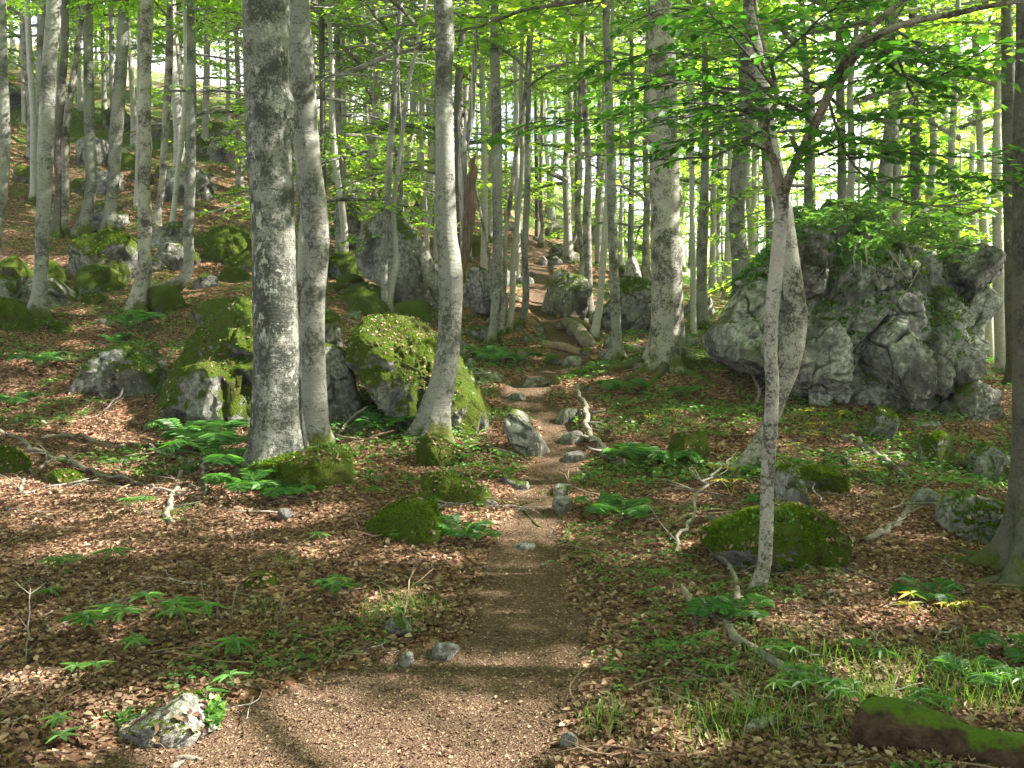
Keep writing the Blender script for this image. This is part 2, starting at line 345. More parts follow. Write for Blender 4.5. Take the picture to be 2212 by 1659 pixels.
PATHPX = [(700, 1720, 1.0), (800, 1600, .78), (960, 1500, .62), (1110, 1420, .42), (1140, 1300, .36), (1135, 1180, .30), (1175, 1050, .30), (1215, 980, .28), (1195, 910, .26), (1130, 862, .38), (1170, 822, .45), (1225, 780, .40), (1212, 740, .34), (1190, 700, .36), (1163, 640, .34), (1160, 600, .45), (1172, 560, .5), (1165, 525, .5)]
PP = np.array([[*hit0(u, v, tps)[:2], w] if v < 1660 else [*at(u, v, 2.95)[:2], w] for u, v, w in PATHPX])
PP = catmull(np.vstack([[-2.2, 1.6, 1.3], PP]), 160); PP[:, 2] *= .82
def path_mask(x, y):
    x = np.ravel(x); y = np.ravel(y); out = np.zeros(len(x))
    for s in range(0, len(x), 20000):
        q = np.stack([x[s:s + 20000], y[s:s + 20000]], -1)
        d = np.sqrt(((q[:, None] - PP[None, :, :2]) ** 2).sum(-1)) / PP[None, :, 2]
        out[s:s + 20000] = d.min(1)
    nz = fbm(np.stack([x * 2.2, y * 2.2, x * 0], -1), 3, 3) * .35
    return 1 - sstep(.75, 1.25, out + nz)
def detail(x, y, pm):
    p = np.stack([x, y, x * 0], -1); far = np.clip(np.hypot(x, y) / 30, 0.0, 1.6)
    h = fbm(p * .55, 11, 3) * (.05 + .30 * far) + fbm(p * 2.0, 12, 3) * (.035 + .07 * far)
    return h * (1 - .8 * pm) + fbm(p * 7, 13, 2) * .008 - pm * .03
def ground_z(x, y):
    x = np.ravel(np.asarray(x, float)); y = np.ravel(np.asarray(y, float))
    return tps(x, y) + detail(x, y, path_mask(x, y))
ys = np.concatenate([np.linspace(-6, 1.9, 24)[:-1], 1.9 + (np.linspace(0, 1, 430) ** 2.3) * 108])
s_ = np.linspace(-1, 1, 400); s_ = np.sign(s_) * np.abs(s_) ** 1.15
GX = s_[None] * (ys[:, None] * .85 + 9.5); GY = np.repeat(ys[:, None], 400, 1)
gx, gy = GX.ravel(), GY.ravel(); pm = path_mask(gx, gy); gz = tps(gx, gy) + detail(gx, gy, pm)
gi = np.arange(len(ys) - 1)[:, None] * 400 + np.arange(399)[None]
GF = np.stack([gi, gi + 1, gi + 401, gi + 400], -1).reshape(-1, 4)
ispath = pm[GF].mean(1) > .5
def sub(name, sel, m):
    f = GF[sel]; u_, inv = np.unique(f, return_inverse=True); V = np.stack([gx, gy, gz], -1)[u_]
    gm = sstep(6, 22, V[:, 1]) * .44 + sstep(26, 40, V[:, 1]) * .35 + sstep(0, 12, V[:, 0]) * sstep(14, 30, V[:, 1]) * .3 + .12 * np.clip(fbm(V * .4, 5, 3) * 3, -1, 1) + .12 * sstep(2, 6, V[:, 0]) * sstep(5, 9, V[:, 1])
    o = obj(name, mesh(name, V, [inv.reshape(-1, 4)], [m], None, {'green': gm})); tag(o, None, None, None, 'structure'); return o
sub('ground', ~ispath, M_GROUND); sub('path', ispath, M_PATH)
# fast bilinear lookup of the very same grid surface
def gz_fast(x, y):
    x = np.ravel(np.asarray(x, float)); y = np.ravel(np.asarray(y, float))
    j = np.clip(np.searchsorted(ys, y) - 1, 0, len(ys) - 2); ty = (y - ys[j]) / (ys[j + 1] - ys[j])
    def row(jj):
        s = np.clip(x / (ys[jj] * .85 + 9.5), -1, 1); i = np.clip(np.searchsorted(s_, s) - 1, 0, 398)
        t = (s - s_[i]) / (s_[i + 1] - s_[i]); G = gz.reshape(len(ys), 400)
        return G[jj, i] * (1 - t) + G[jj, i + 1] * t
    return row(j) * (1 - ty) + row(j + 1) * ty
def hit(u, v): return hit0(u, v, gz_fast)
def gp(x, y): return np.array([x, y, gz_fast([x], [y])[0]])
print('terrain', round(time.time() - T0, 1))

# ---------------------------------------------------------------- trees
def crown_geo(seed, H=8, RR=2.6, nl=24, leaf=.085, spacing=.075, fill=1.0, low=.0, leafcap=20000, up=(.15, .75)):
    """limbs with flat two-ranked leaf sprays, z=0 at the crown's foot"""
    g = rng(seed); LP = []; LD = []; LN = []; segs = []
    for k in range(nl):
        h = H * (low + (1 - low) * ((k + g.random()) / nl)) * .93; az = k * 2.399 + g.normal() * .4
        prof = math.sin(math.pi * min(1, .18 + .80 * h / H)) ** .7 if h / H > .2 else .75 + .25 * g.random()
        L = RR * prof * g.uniform(.65, 1.15); sl_ = g.uniform(*up) * (1 - .4 * (h / H < .25))
        d = np.array([math.cos(az), math.sin(az), sl_]); d /= np.linalg.norm(d)
        n = 7; t = np.linspace(0, 1, n); P = np.array([0, 0, h]) + d[None] * (t * L)[:, None]
        P[:, 2] += -.25 * L * t ** 2 + g.normal(0, .03, n) * t; P[:, :2] += g.normal(0, .05, (n, 2)) * t[:, None] * L * .4
        segs.append((P, .035 * L / 2.5 * (1 - .85 * t) + .006, 5))
        nb = int(7 + L * 3.4 * fill)
        for q in range(nb):
            tt = .16 + .84 * (q + g.random() * .6) / nb; i = min(int(tt * (n - 1)), n - 2); f = tt * (n - 1) - i
            b0 = P[i] * (1 - f) + P[i + 1] * f; dd = P[i + 1] - P[i]; dd = dd / np.linalg.norm(dd)
            side = np.array([-dd[1], dd[0], 0]); side /= np.linalg.norm(side) + 1e-6
            sg = 1 if q % 2 else -1; an = g.uniform(.6, 1.15)
            d2 = dd * math.cos(an) + side * sg * math.sin(an) + np.array([0, 0, g.normal(0, .12)]); d2 /= np.linalg.norm(d2)
            L2 = (.25 + .95 * (1 - tt) * L / 2.2 + .15 * g.random()) * g.uniform(.7, 1.1)
            m = max(3, int(L2 / spacing)); tq = (np.arange(m) + .4) / m
            B = b0 + d2[None] * (tq * L2)[:, None]; B[:, 2] -= .18 * L2 * tq ** 2
            segs.append((np.array([b0, b0 + d2 * L2 * .5 - [0, 0, .045 * L2], b0 + d2 * L2 - [0, 0, .18 * L2]]), np.array([.008, .005, .002]), 3))
            s2 = np.array([-d2[1], d2[0], 0]); s2 /= np.linalg.norm(s2) + 1e-6
            for sgn in (-1, 1):
                LP.append(B + g.normal(0, .012, B.shape)); LD.append(d2[None] * .55 + s2[None] * sgn * .85 + g.normal(0, .25, B.shape)); 
                nn = np.tile([0, 0, 1.0], (m, 1)) + g.normal(0, .38, (m, 3)); LN.append(nn)
    LP, LD, LN = map(np.vstack, (LP, LD, LN))
    if len(LP) > leafcap: k = g.permutation(len(LP))[:leafcap]; LP, LD, LN = LP[k], LD[k], LN[k]
    return segs, LP, LD, LN, leaf * g.uniform(.7, 1.2, len(LP))
def crown_mesh(name, data, mleaf, mwood, hexa=False, keep=None, twigs=True):
    segs, LP, LD, LN, S = data; G = Geo()
    if keep is not None: LP, LD, LN, S = LP[keep], LD[keep], LN[keep], S[keep]
    leaves(G, LP, LD, LN, S, .66, .25, .12, 0, hexa=hexa)
    if twigs:
        for P, r_, sg in segs: gtube(G, P, r_, sg, 1, .5, cap=False)
    return G.mesh(name, [mleaf, mwood], smooth=False)
CDATA = {}
def cmk(d, *a, **k): m = crown_mesh('crown', d, *a, **k); CDATA[m.name] = d; return m
CROWNS = [cmk(crown_geo(100 + i, H=h, RR=r_, nl=nl, leaf=lf * 1.15, spacing=.066, leafcap=8000), M_LEAF, M_BARK['mid'])
          for i, (h, r_, nl, lf) in enumerate([(8.5, 2.6, 26, .10), (9, 2.3, 26, .10), (7.5, 3.0, 24, .10), (9.5, 2.8, 28, .10)])]
DCROWN = [cmk(crown_geo(150 + i, H=9, RR=2.9, nl=28, leaf=.13, spacing=.066, leafcap=20000), M_LEAF, M_BARK['mid']) for i in range(3)]
SAPC = [cmk(crown_geo(200 + i, H=h, RR=r_, nl=nl, leaf=.085, spacing=.07, up=(.0, .45)), M_LEAF, M_BARK['mid'])
        for i, (h, r_, nl) in enumerate([(4.5, 1.7, 13), (5.5, 1.9, 15), (3.2, 1.4, 10)])]
print('crowns', [len(m.polygons) for m in CROWNS + SAPC], round(time.time() - T0, 1))

def trunk_mesh(name, P, r, m, seg=14, wob=.07, seed=0, flare=None, step=.22, burls=()):
    L = np.linalg.norm(np.diff(P, axis=0), axis=1).sum(); n = int(max(8, L / step))
    Q = catmull(np.column_stack([P, r]), n); P2, r2 = Q[:, :3], Q[:, 3]
    g = Geo(); h = P2[:, 2] - P[0][2]
    V, Fq, Ft = tube(P2, np.maximum(r2, .004), seg, wob=wob, seed=seed, flare=None if flare is None else (h - flare[4], flare[:4]))
    for c, br in burls:
        c = np.array(c); d = V - c; dl = np.linalg.norm(d, axis=1); k = dl < br * 1.6
        ax = norm(d); V[k] += ax[k] * (br * .55 * (1 - (dl[k] / (br * 1.6)) ** 2) * (1 + .4 * fbm(V[k] * 14, 5, 2)))[:, None]
    g.add(V, Fq, 0); g.T.append(Ft); g.mt.append(np.zeros(len(Ft)))
    return g.mesh(name, [m])
NT = 0
def tree(pts, label, d=None, m='pale', flare=(.22, .55), topz=None, crown=None, cz=None, cscale=1.0, group=None, seg=None, name='beech_tree', burls=(), sink=.35, topr=.03, cat='tree', crownside=(0, 0)):
    """pts: (u,v,width px) from the foot up, seen at depth d"""
    global NT; NT += 1
    if d is None:
        hb = hit(pts[0][0], pts[0][1]); d = hb[1] if hb is not None else 20
    P = np.array([at(u, v, d) for u, v, w in pts]); r = np.array([w for *_, w in pts]) * mpp(d) * .5
    base = P[0].copy(); gzb = gz_fast([base[0]], [base[1]])[0]
    dirb = norm((P[1] - P[0])[None])[0]
    lo = min(gzb, base[2]) - sink
    ext = P[0] + dirb * min(0, (lo - base[2])) / max(.35, dirb[2]); P = np.vstack([ext, P]); r = np.concatenate([[r[0] * 1.05], r])
    g = rng(NT)
    if topz is None: topz = base[2] + (13 if d < 14 else 12) + g.uniform(-1, 1.5)
    if topz > P[-1][2] + .5:
        k = max(2, int((topz - P[-1][2]) / 2.2)); dv = norm((P[-1] - P[-2])[None])[0] * .6 + np.array([0, 0, .4]); dv /= dv[2]
        tt = np.linspace(0, 1, k + 1)[1:]; H = topz - P[-1][2]
        ex = P[-1] + dv[None] * (tt * H)[:, None]; ex[:, :2] += np.cumsum(g.normal(0, .09, (k, 2)), 0)
        r0 = r[-1]; P = np.vstack([P, ex]); r = np.concatenate([r, r0 * (1 - tt) + topr * tt])
    o0 = np.array([base[0], base[1], gzb]); t = thing(name, o0, label, cat, group)
    Pl = P - o0; bl = [(at(u, v, d - 0 * w) - o0 + np.array([0, -w * mpp(d) * .2, 0]), w * mpp(d)) for u, v, w in burls]
    px = max(w for *_, w in pts[1:] or pts); sg = seg or (28 if px > 60 else 20 if px > 30 else 12)
    fl = None if flare is None else (flare[0] * (1 + px / 80), flare[1], 5 if px > 40 else 4, g.random() * 6, base[2] - Pl[0][2] - o0[2] + 0)
    if fl: fl = (fl[0], fl[1], fl[2], fl[3], -Pl[0][2] + 0.0)
    tm = trunk_mesh('trunk', Pl, r, M_BARK[m], sg, .06 if px < 60 else .045, NT, fl, step=.10 if px > 50 else .2, burls=bl)
    obj('trunk', tm, t)
    if crown is not False:
        cz_ = cz if cz is not None else g.uniform(4.5, 6.5)
        zz = cz_; i = np.argmin(abs(Pl[:, 2] - zz)); c = Pl[i].copy()
        H = (Pl[-1][2] - c[2]); cm = CROWNS[NT % 4] if d > 16 else DCROWN[NT % 3]
        co = obj('crown', cm, t, c + np.array([*crownside, 0])); s = cscale * max(.5, min(1.25, H / 8.3)); co.scale = (s * g.uniform(.95, 1.1),) * 2 + (max(.5, H / 9.3),); co.rotation_euler[2] = g.uniform(0, 6.28)
    return t

# ---- trees standing close to the path
G1 = 'beech trees on the slope'
tree([(603, 1012, 112), (602, 960, 100), (598, 900, 100), (599, 800, 99), (599, 750, 98), (593, 553, 92), (588, 430, 94), (582, 333, 95), (582, 250, 98), (577, 167, 95), (576, 0, 97)],
     'thickest beech trunk, dark with lichen, rooted on a mossy mound beside big fern', 8.3, 'mottled', (.20, .40), group=G1, cz=7, cscale=1.75, burls=[(628, 245, 34), (574, 950, 26)])
tree([(686, 955, 62), (684, 935, 58), (681, 900, 56), (677, 820, 57), (675, 740, 54), (676, 653, 52), (684, 553, 52), (683, 500, 54), (676, 430, 56), (664, 333, 54), (656, 200, 50), (651, 100, 50), (646, 0, 40)],
     'smooth grey beech trunk leaning close behind the thickest dark trunk', 9.3, 'mid', (.12, .25), group=G1, cz=7.5, cscale=1.7)
tree([(930, 945, 58), (942, 880, 60), (958, 820, 54), (968, 753, 50), (973, 680, 50), (973, 603, 52), (970, 553, 48), (964, 500, 45), (961, 333, 40), (959, 167, 36), (957, 0, 40)],
     'beech trunk curving at its foot in front of the domed mossy boulder', None, 'mid', (.16, .55), group=G1, cz=7, cscale=1.7)
tree([(1436, 815, 92), (1438, 790, 78), (1438, 760, 72), (1440, 700, 66), (1440, 600, 66), (1437, 500, 62), (1436, 430, 62), (1434, 300, 63), (1431, 250, 62), (1430, 150, 60), (1427, 60, 52), (1425, 0, 50)],
     'thick pale beech with burls and mossy spreading roots uphill of the path', 13.3, 'flecked', (.20, .60), group=G1, cz=6.5, cscale=1.6, burls=[(1467, 305, 30), (1465, 425, 26), (1404, 300, 16), (1466, 530, 16)])
tree([(1331, 780, 28), (1332, 740, 20), (1330, 680, 21), (1327, 600, 20), (1323, 500, 20), (1321, 415, 20), (1320, 350, 18), (1317, 250, 18), (1313, 150, 16), (1309, 50, 15), (1308, 0, 15)],
     'straight grey beech next to the thick burled trunk with a mossy foot', None, 'mid', (.2, .7), group=G1, cz=7)
tree([(1280, 740, 18), (1290, 690, 18), (1297, 640, 14), (1303, 560, 14), (1308, 470, 12), (1311, 415, 10), (1312, 300, 8)],
     'slim beech leaning over the sawn log beside the path', None, 'pale', (.15, .6), group=G1, cz=6, topz=13)
tree([(1275, 685, 20), (1272, 640, 18), (1270, 570, 17), (1268, 500, 18), (1268, 440, 17), (1271, 350, 14), (1262, 200, 13), (1258, 100, 12), (1260, 0, 12)],
     'beech with dark moss patches growing at the edge of the grey outcrop', None, 'flecked', (.15, .5), group=G1, cz=6)
tree([(1256, 600, 16), (1258, 560, 12), (1252, 500, 12), (1248, 450, 12), (1252, 380, 12), (1253, 300, 10), (1255, 150, 10), (1258, 0, 10)],
     'slender beech behind the grey outcrop beside the upper path', 24, 'flecked', (.15, .6), group=G1)
tree([(1182, 561, 16), (1198, 553, 13), (1218, 545, 12), (1236, 522, 11), (1246, 490, 10), (1246, 400, 9), (1243, 200, 8), (1240, 0, 7)],
     'thin tree with a mossy foot bent sideways across the upper path bank', None, 'mid', None, group=G1)
tree([(1058, 745, 22), (1066, 700, 17), (1073, 600, 20), (1075, 500, 21), (1074, 415, 21), (1073, 300, 22), (1071, 200, 21), (1068, 100, 19), (1068, 0, 17)],
     'thickest stem of the clump of four beeches beside the ferny bank', None, 'mid', (.15, .5), group=G1, cz=6)
tree([(1081, 735, 14), (1086, 690, 11), (1090, 600, 10), (1093, 500, 9), (1105, 415, 10), (1112, 350, 9), (1122, 280, 8), (1135, 200, 8), (1145, 60, 8), (1150, 0, 7)],
     'wavy thin dark stem second in the clump of four beeches', 17.2, 'flecked', (.12, .5), group=G1)
tree([(1092, 738, 15), (1103, 690, 13), (1107, 640, 12), (1108, 560, 11), (1115, 500, 12), (1122, 430, 10), (1128, 350, 10), (1125, 200, 9), (1130, 0, 8)],
     'pale thin stem third in the clump of four beeches', 17.3, 'pale', (.12, .5), group=G1)
tree([(1108, 722, 19), (1128, 690, 15), (1136, 640, 15), (1134, 560, 14), (1136, 480, 14), (1139, 420, 14), (1140, 300, 12), (1145, 100, 10), (1150, 0, 10)],
     'stem bowed at the foot and nearest the path in the clump of four beeches', 17.6, 'mid', (.12, .5), group=G1)
tree([(829, 673, 15), (830, 640, 14), (830, 553, 15), (834, 500, 15), (842, 333, 14), (850, 233, 13), (857, 100, 12), (865, 0, 10)],
     'slim beech standing just uphill of the domed mossy boulder', None, 'mid', (.15, .4), group=G1, cz=5.5)
tree([(848, 605, 18), (856, 570, 14), (854, 530, 12), (850, 450, 11), (858, 380, 10), (864, 333, 9), (880, 200, 8), (897, 117, 8), (920, 0, 7)],
     'thin beech slanting upward in front of the tall pointed rock', 18, 'pale', (.15, .8), group=G1, cz=5)
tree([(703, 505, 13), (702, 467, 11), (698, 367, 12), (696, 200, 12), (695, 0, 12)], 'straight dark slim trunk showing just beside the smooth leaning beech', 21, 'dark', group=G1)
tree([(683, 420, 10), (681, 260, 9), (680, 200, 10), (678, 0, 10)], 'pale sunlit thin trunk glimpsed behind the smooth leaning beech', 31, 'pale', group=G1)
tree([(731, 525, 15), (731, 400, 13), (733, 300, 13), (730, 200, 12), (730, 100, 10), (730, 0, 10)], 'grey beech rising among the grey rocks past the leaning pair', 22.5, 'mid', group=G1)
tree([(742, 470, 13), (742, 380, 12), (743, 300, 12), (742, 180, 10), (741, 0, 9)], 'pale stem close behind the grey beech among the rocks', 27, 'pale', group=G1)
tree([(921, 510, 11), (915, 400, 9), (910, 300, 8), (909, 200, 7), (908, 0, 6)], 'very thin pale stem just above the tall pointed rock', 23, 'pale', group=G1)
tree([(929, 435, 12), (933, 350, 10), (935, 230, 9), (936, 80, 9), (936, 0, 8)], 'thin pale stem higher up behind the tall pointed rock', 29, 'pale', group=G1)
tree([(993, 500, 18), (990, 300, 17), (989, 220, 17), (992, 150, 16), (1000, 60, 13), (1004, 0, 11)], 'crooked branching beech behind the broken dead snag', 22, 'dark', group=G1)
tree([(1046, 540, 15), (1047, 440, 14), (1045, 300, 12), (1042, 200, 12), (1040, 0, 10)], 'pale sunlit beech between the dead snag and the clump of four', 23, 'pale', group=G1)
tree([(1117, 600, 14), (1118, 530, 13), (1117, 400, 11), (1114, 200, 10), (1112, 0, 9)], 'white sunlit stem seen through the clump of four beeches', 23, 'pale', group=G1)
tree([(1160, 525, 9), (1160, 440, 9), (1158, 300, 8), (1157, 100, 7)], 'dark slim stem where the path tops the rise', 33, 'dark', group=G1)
tree([(1168, 528, 14), (1172, 490, 9), (1168, 450, 9), (1169, 350, 8), (1172, 150, 7)], 'pale slim stem with a leaning foot where the path tops the rise', 30, 'flecked', group=G1)
tree([(1362, 575, 12), (1361, 500, 10), (1363, 415, 10), (1366, 350, 9), (1366, 200, 8), (1364, 0, 7)], 'slim grey beech in the gap between the straight grey and the burled trunk', 25, 'mid', group=G1)
tree([(1498, 730, 14), (1497, 600, 12), (1495, 450, 11), (1494, 300, 11), (1492, 150, 9), (1490, 0, 8)], 'very straight slim beech with a bright edge beyond the burled trunk', None, 'pale', (.12, .3), group=G1)
tree([(1517, 708, 26), (1516, 600, 22), (1519, 480, 22), (1522, 400, 18), (1524, 280, 15), (1522, 100, 13), (1520, 0, 12)], 'grey beech with a branch stub behind the very straight slim one', 19, 'mid', (.15, .5), group=G1)
tree([(1541, 650, 15), (1541, 560, 12), (1543, 400, 12), (1546, 300, 11), (1544, 0, 9)], 'thin pale beech in the row running back behind the branch-stub beech', 25, 'pale', group=G1)
tree([(1572, 655, 18), (1572, 550, 15), (1575, 430, 11), (1578, 250, 10), (1580, 0, 9)], 'slim pale beech with split foot near the stout bowed trunk', 24, 'pale', group=G1)
tree([(1601, 640, 38), (1598, 560, 35), (1592, 480, 33), (1593, 420, 34), (1600, 340, 34), (1611, 260, 31), (1610, 150, 28), (1603, 0, 24)],
     'stout grey bowed beech right behind the sloping shoulder of the crag', 18.5, 'mid', (.15, .3), group=G1)
tree([(1627, 600, 17), (1627, 480, 15), (1630, 420, 14), (1632, 200, 12), (1630, 0, 11)], 'pale slim beech hugging the stout bowed trunk behind the crag', 24, 'pale', group=G1)
tree([(1665, 560, 20), (1662, 450, 20), (1655, 340, 20), (1650, 250, 18), (1648, 0, 16)], 'grey trunk showing behind the fork of the slender twin-limbed tree', 21, 'mid', group=G1)
tree([(1820, 600, 22), (1820, 470, 20), (1819, 420, 20), (1818, 300, 18), (1815, 200, 18), (1813, 0, 16)], 'pale straight beech behind the leafy top of the crag', 19, 'mid', group=G1)
t = tree([(1910, 600, 28), (1912, 470, 28), (1910, 400, 28), (1918, 330, 29), (1930, 250, 30), (1938, 180, 34), (1930, 100, 31), (1925, 0, 26)],
     'crooked twin-stemmed beech behind the middle of the crag top', 17, 'mid', group=G1)
o2 = obj('stem', trunk_mesh('stem', np.array([at(1940, 620, 17.2), at(1938, 470, 17.2), at(1939, 400, 17.2), at(1935, 300, 17.1), at(1925, 240, 17)]) - np.array(t.location), np.array([22, 20, 20, 16, 10]) * mpp(17) * .5, M_BARK['pale'], 10, .06, 5), t)
o2 = obj('branch', trunk_mesh('branch', np.array([at(1940, 280, 17), at(1958, 245, 17), at(1972, 205, 16.9), at(1990, 150, 16.8)]) - np.array(t.location), np.array([14, 12, 9, 5]) * mpp(17) * .5, M_BARK['mid'], 8, .06, 5), t)
tree([(1978, 620, 24), (1979, 480, 22), (1977, 350, 20), (1974, 200, 18), (1972, 100, 16), (1970, 0, 14)], 'dark straight beech beside the twin-stemmed one behind the crag', 18, 'dark', group=G1)
tree([(1755, 560, 15), (1755, 440, 14), (1755, 300, 12), (1757, 0, 9)], 'thin shaded stem in the leafy gap above the start of the crag top', 26, 'dark', group=G1)
tree([(2142, 790, 19), (2136, 700, 18), (2130, 560, 18), (2123, 450, 18), (2118, 300, 16), (2110, 150, 15), (2105, 0, 14)], 'slim grey trunk directly past the overhanging end of the crag', 18.5, 'pale', group=G1)
tree([(2165, 800, 24), (2160, 700, 24), (2157, 600, 24), (2155, 500, 20), (2152, 400, 20), (2155, 200, 14), (2158, 0, 12)], 'pale trunk in the middle of the trio past the crag', 15.5, 'pale', group=G1)
tree([(2198, 830, 34), (2190, 700, 33), (2186, 500, 32), (2180, 300, 28), (2178, 150, 26), (2175, 0, 22)], 'stoutest dark-barked trunk of the trio past the crag', 14, 'dark', group=G1)
tree([(2238, 1300, 128), (2240, 1200, 112), (2242, 1100, 104), (2244, 900, 100), (2243, 600, 98), (2240, 300, 92), (2245, 0, 85)], 'huge trunk cut off by the picture edge with mossy buttress roots', 5.9, 'dark', (.13, .9), group=G1, cz=7, seg=36)
# ---- trees on the slope at the other side
tree([(-12, 540, 20), (0, 430, 26), (7, 350, 26), (8, 259, 24), (6, 150, 20), (3, 0, 18)], 'beech half cut off by the picture edge at the top of the slope', 18, 'mid', group=G1)
tree([(82, 690, 44), (84, 650, 34), (88, 590, 29), (92, 500, 29), (96, 400, 30), (101, 259, 31), (106, 150, 29), (117, 0, 29)],
     'smooth grey beech with a flared foot lowest on the leafy slope', None, 'mid', (.22, .6), group=G1, cz=7)
tree([(73, 452, 14), (72, 350, 13), (72, 259, 12), (65, 140, 12), (58, 0, 12)], 'slim trunk just beside the smooth lowest beech, farther uphill', 25, 'pale', group=G1)
tree([(122, 475, 18), (126, 400, 13), (123, 300, 18), (130, 220, 17), (140, 100, 15), (141, 0, 14)], 'dark-barked beech, first of the close pair behind the smooth lowest beech', 22, 'dark', (.15, .8), group=G1)
tree([(135, 478, 22), (141, 430, 15), (142, 300, 17), (150, 220, 14), (163, 130, 12), (176, 40, 10), (180, 0, 10)], 'leaning beech, second of the close pair behind the smooth lowest beech', 22.3, 'flecked', (.15, .8), group=G1)
tree([(178, 510, 40), (186, 472, 27), (195, 420, 23), (196, 350, 23), (193, 260, 22), (191, 130, 20), (190, 0, 20)], 'beech with a swept bright foot just above the round sunlit mossy boulder', None, 'mid', (.2, .5), group=G1, cz=6)
tree([(236, 503, 36), (238, 460, 26), (244, 400, 24), (250, 300, 27), (258, 200, 25), (264, 100, 24), (268, 0, 20)], 'beech leaning uphill, second above the round sunlit mossy boulder', None, 'mid', (.2, .5), group=G1, cz=6)
tree([(300, 674, 44), (303, 640, 36), (312, 580, 30), (312, 540, 27), (313, 470, 30), (311, 400, 25), (313, 330, 26), (312, 259, 25), (314, 150, 24), (317, 0, 26)],
     'knotty pale beech with a dark foot between mossy boulder and fern patch', None, 'flecked', (.2, .5), group=G1, cz=6.5)
tree([(294, 468, 12), (296, 400, 10), (298, 350, 10), (300, 200, 9), (300, 0, 8)], 'thin sunlit stem peeping beside the knotty pale beech', 25, 'pale', group=G1)
tree([(338, 485, 15), (343, 450, 14), (350, 400, 14), (356, 300, 15), (362, 200, 16), (366, 100, 15), (367, 0, 12)], 'bright slim beech between the knotty pale one and the bowed one', 23.5, 'flecked', group=G1)
tree([(361, 528, 18), (369, 500, 13), (378, 430, 12), (386, 350, 10), (393, 300, 12), (400, 200, 9), (400, 100, 8), (398, 0, 8)], 'thin slanting stem rising out of the pale sunlit rocks', None, 'pale', group=G1)
tree([(340, 630, 30), (365, 624, 34), (388, 612, 29), (403, 590, 24), (408, 560, 22), (407, 500, 22), (410, 420, 22), (413, 330, 21), (414, 200, 19), (413, 100, 18), (412, 0, 16)],
     'beech whose mossy foot lies along the slope before turning upright', 17.5, 'mid', None, group=G1, cz=6.5, sink=.1)
tree([(245, 400, 11), (245, 290, 10), (241, 180, 10), (239, 0, 10)], 'thin upright trunk between the two beeches above the mossy boulder', 31, 'mid', group=G1)
tree([(84, 330, 18), (86, 240, 16), (88, 120, 17), (91, 0, 17)], 'grey trunk hidden partly behind the smooth lowest beech', 29, 'mid', group=G1)
tree([(53, 300, 9), (49, 150, 8), (46, 0, 8)], 'very thin upright trunk high on the slope near the picture corner', 35, 'pale', group=G1)
tree([(443, 330, 16), (443, 275, 14), (446, 180, 14), (448, 60, 13), (449, 0, 12)], 'pale trunk standing on the ledge of the high outcrop', 37, 'pale', group=G1)
tree([(493, 292, 9), (493, 200, 9), (490, 0, 8)], 'thin stem growing from the mossy top of the high outcrop', 39, 'pale', group=G1)
# ---- slender twin-limbed tree near the path, and the one behind it
tree([(1606, 1010, 36), (1630, 975, 34), (1656, 930, 33), (1686, 850, 36), (1708, 780, 44), (1720, 700, 46), (1716, 640, 44), (1705, 560, 42), (1697, 500, 40), (1690, 440, 38), (1676, 380, 36), (1664, 320, 36), (1645, 200, 34), (1626, 80, 32), (1620, 0, 30)],
     'pale bowed trunk rising from a mossy foot just behind the slender forked tree', 8.6, 'flecked', (.10, .2), group=G1, cz=6.5, cscale=1.75, burls=[(1702, 755, 20)])
DF = 5.18
tf = tree([(1618, 1308, 44), (1634, 1280, 36), (1650, 1230, 31), (1656, 1150, 30), (1656, 1080, 30), (1660, 980, 31), (1668, 880, 30), (1668, 800, 28), (1663, 740, 29), (1668, 660, 31), (1677, 580, 30), (1684, 500, 29), (1690, 440, 28), (1690, 405, 26)],
     'slender forked pale tree with a curved foot beside the bright ferns', DF, 'flecked', (.10, .25), crown=False, topz=-9, cat='tree', seg=22)
TFO = np.array(tf.location)
LIMBS = [[(1690, 425, 22), (1672, 345, 17), (1664, 330, 15), (1654, 272, 15), (1668, 240, 12), (1677, 212, 10), (1668, 150, 8), (1640, 60, 6), (1620, -60, 4)],
         [(1690, 430, 22), (1712, 365, 18), (1734, 320, 18), (1758, 275, 18), (1785, 215, 18), (1803, 175, 18), (1830, 125, 15), (1868, 70, 13), (1915, 30, 11), (1990, -30, 8)],
         [(1806, 178, 15), (1845, 125, 14), (1875, 90, 14), (1925, 62, 13), (1990, 42, 11), (2060, 30, 10), (2140, 12, 9), (2230, 0, 7)],
         [(1728, 330, 12), (1716, 312, 10), (1711, 295, 9)], [(1875, 42, 6), (1872, -10, 5)]]
LIMBD = [(0, .1), (0, -.35), (-.18, -.8), (0, 0), (0, .2)]
LW = []
for L_, (d0, d1) in zip(LIMBS, LIMBD):
    n = len(L_); P = np.array([at(u, v, DF + d0 + (d1 - d0) * i / (n - 1)) for i, (u, v, w) in enumerate(L_)]); LW.append(P)
    obj('limb', trunk_mesh('limb', P - TFO, np.array([w for *_, w in L_]) * mpp(DF) * .54, M_BARK['limb'], 14, .12, 31, step=.06), tf)
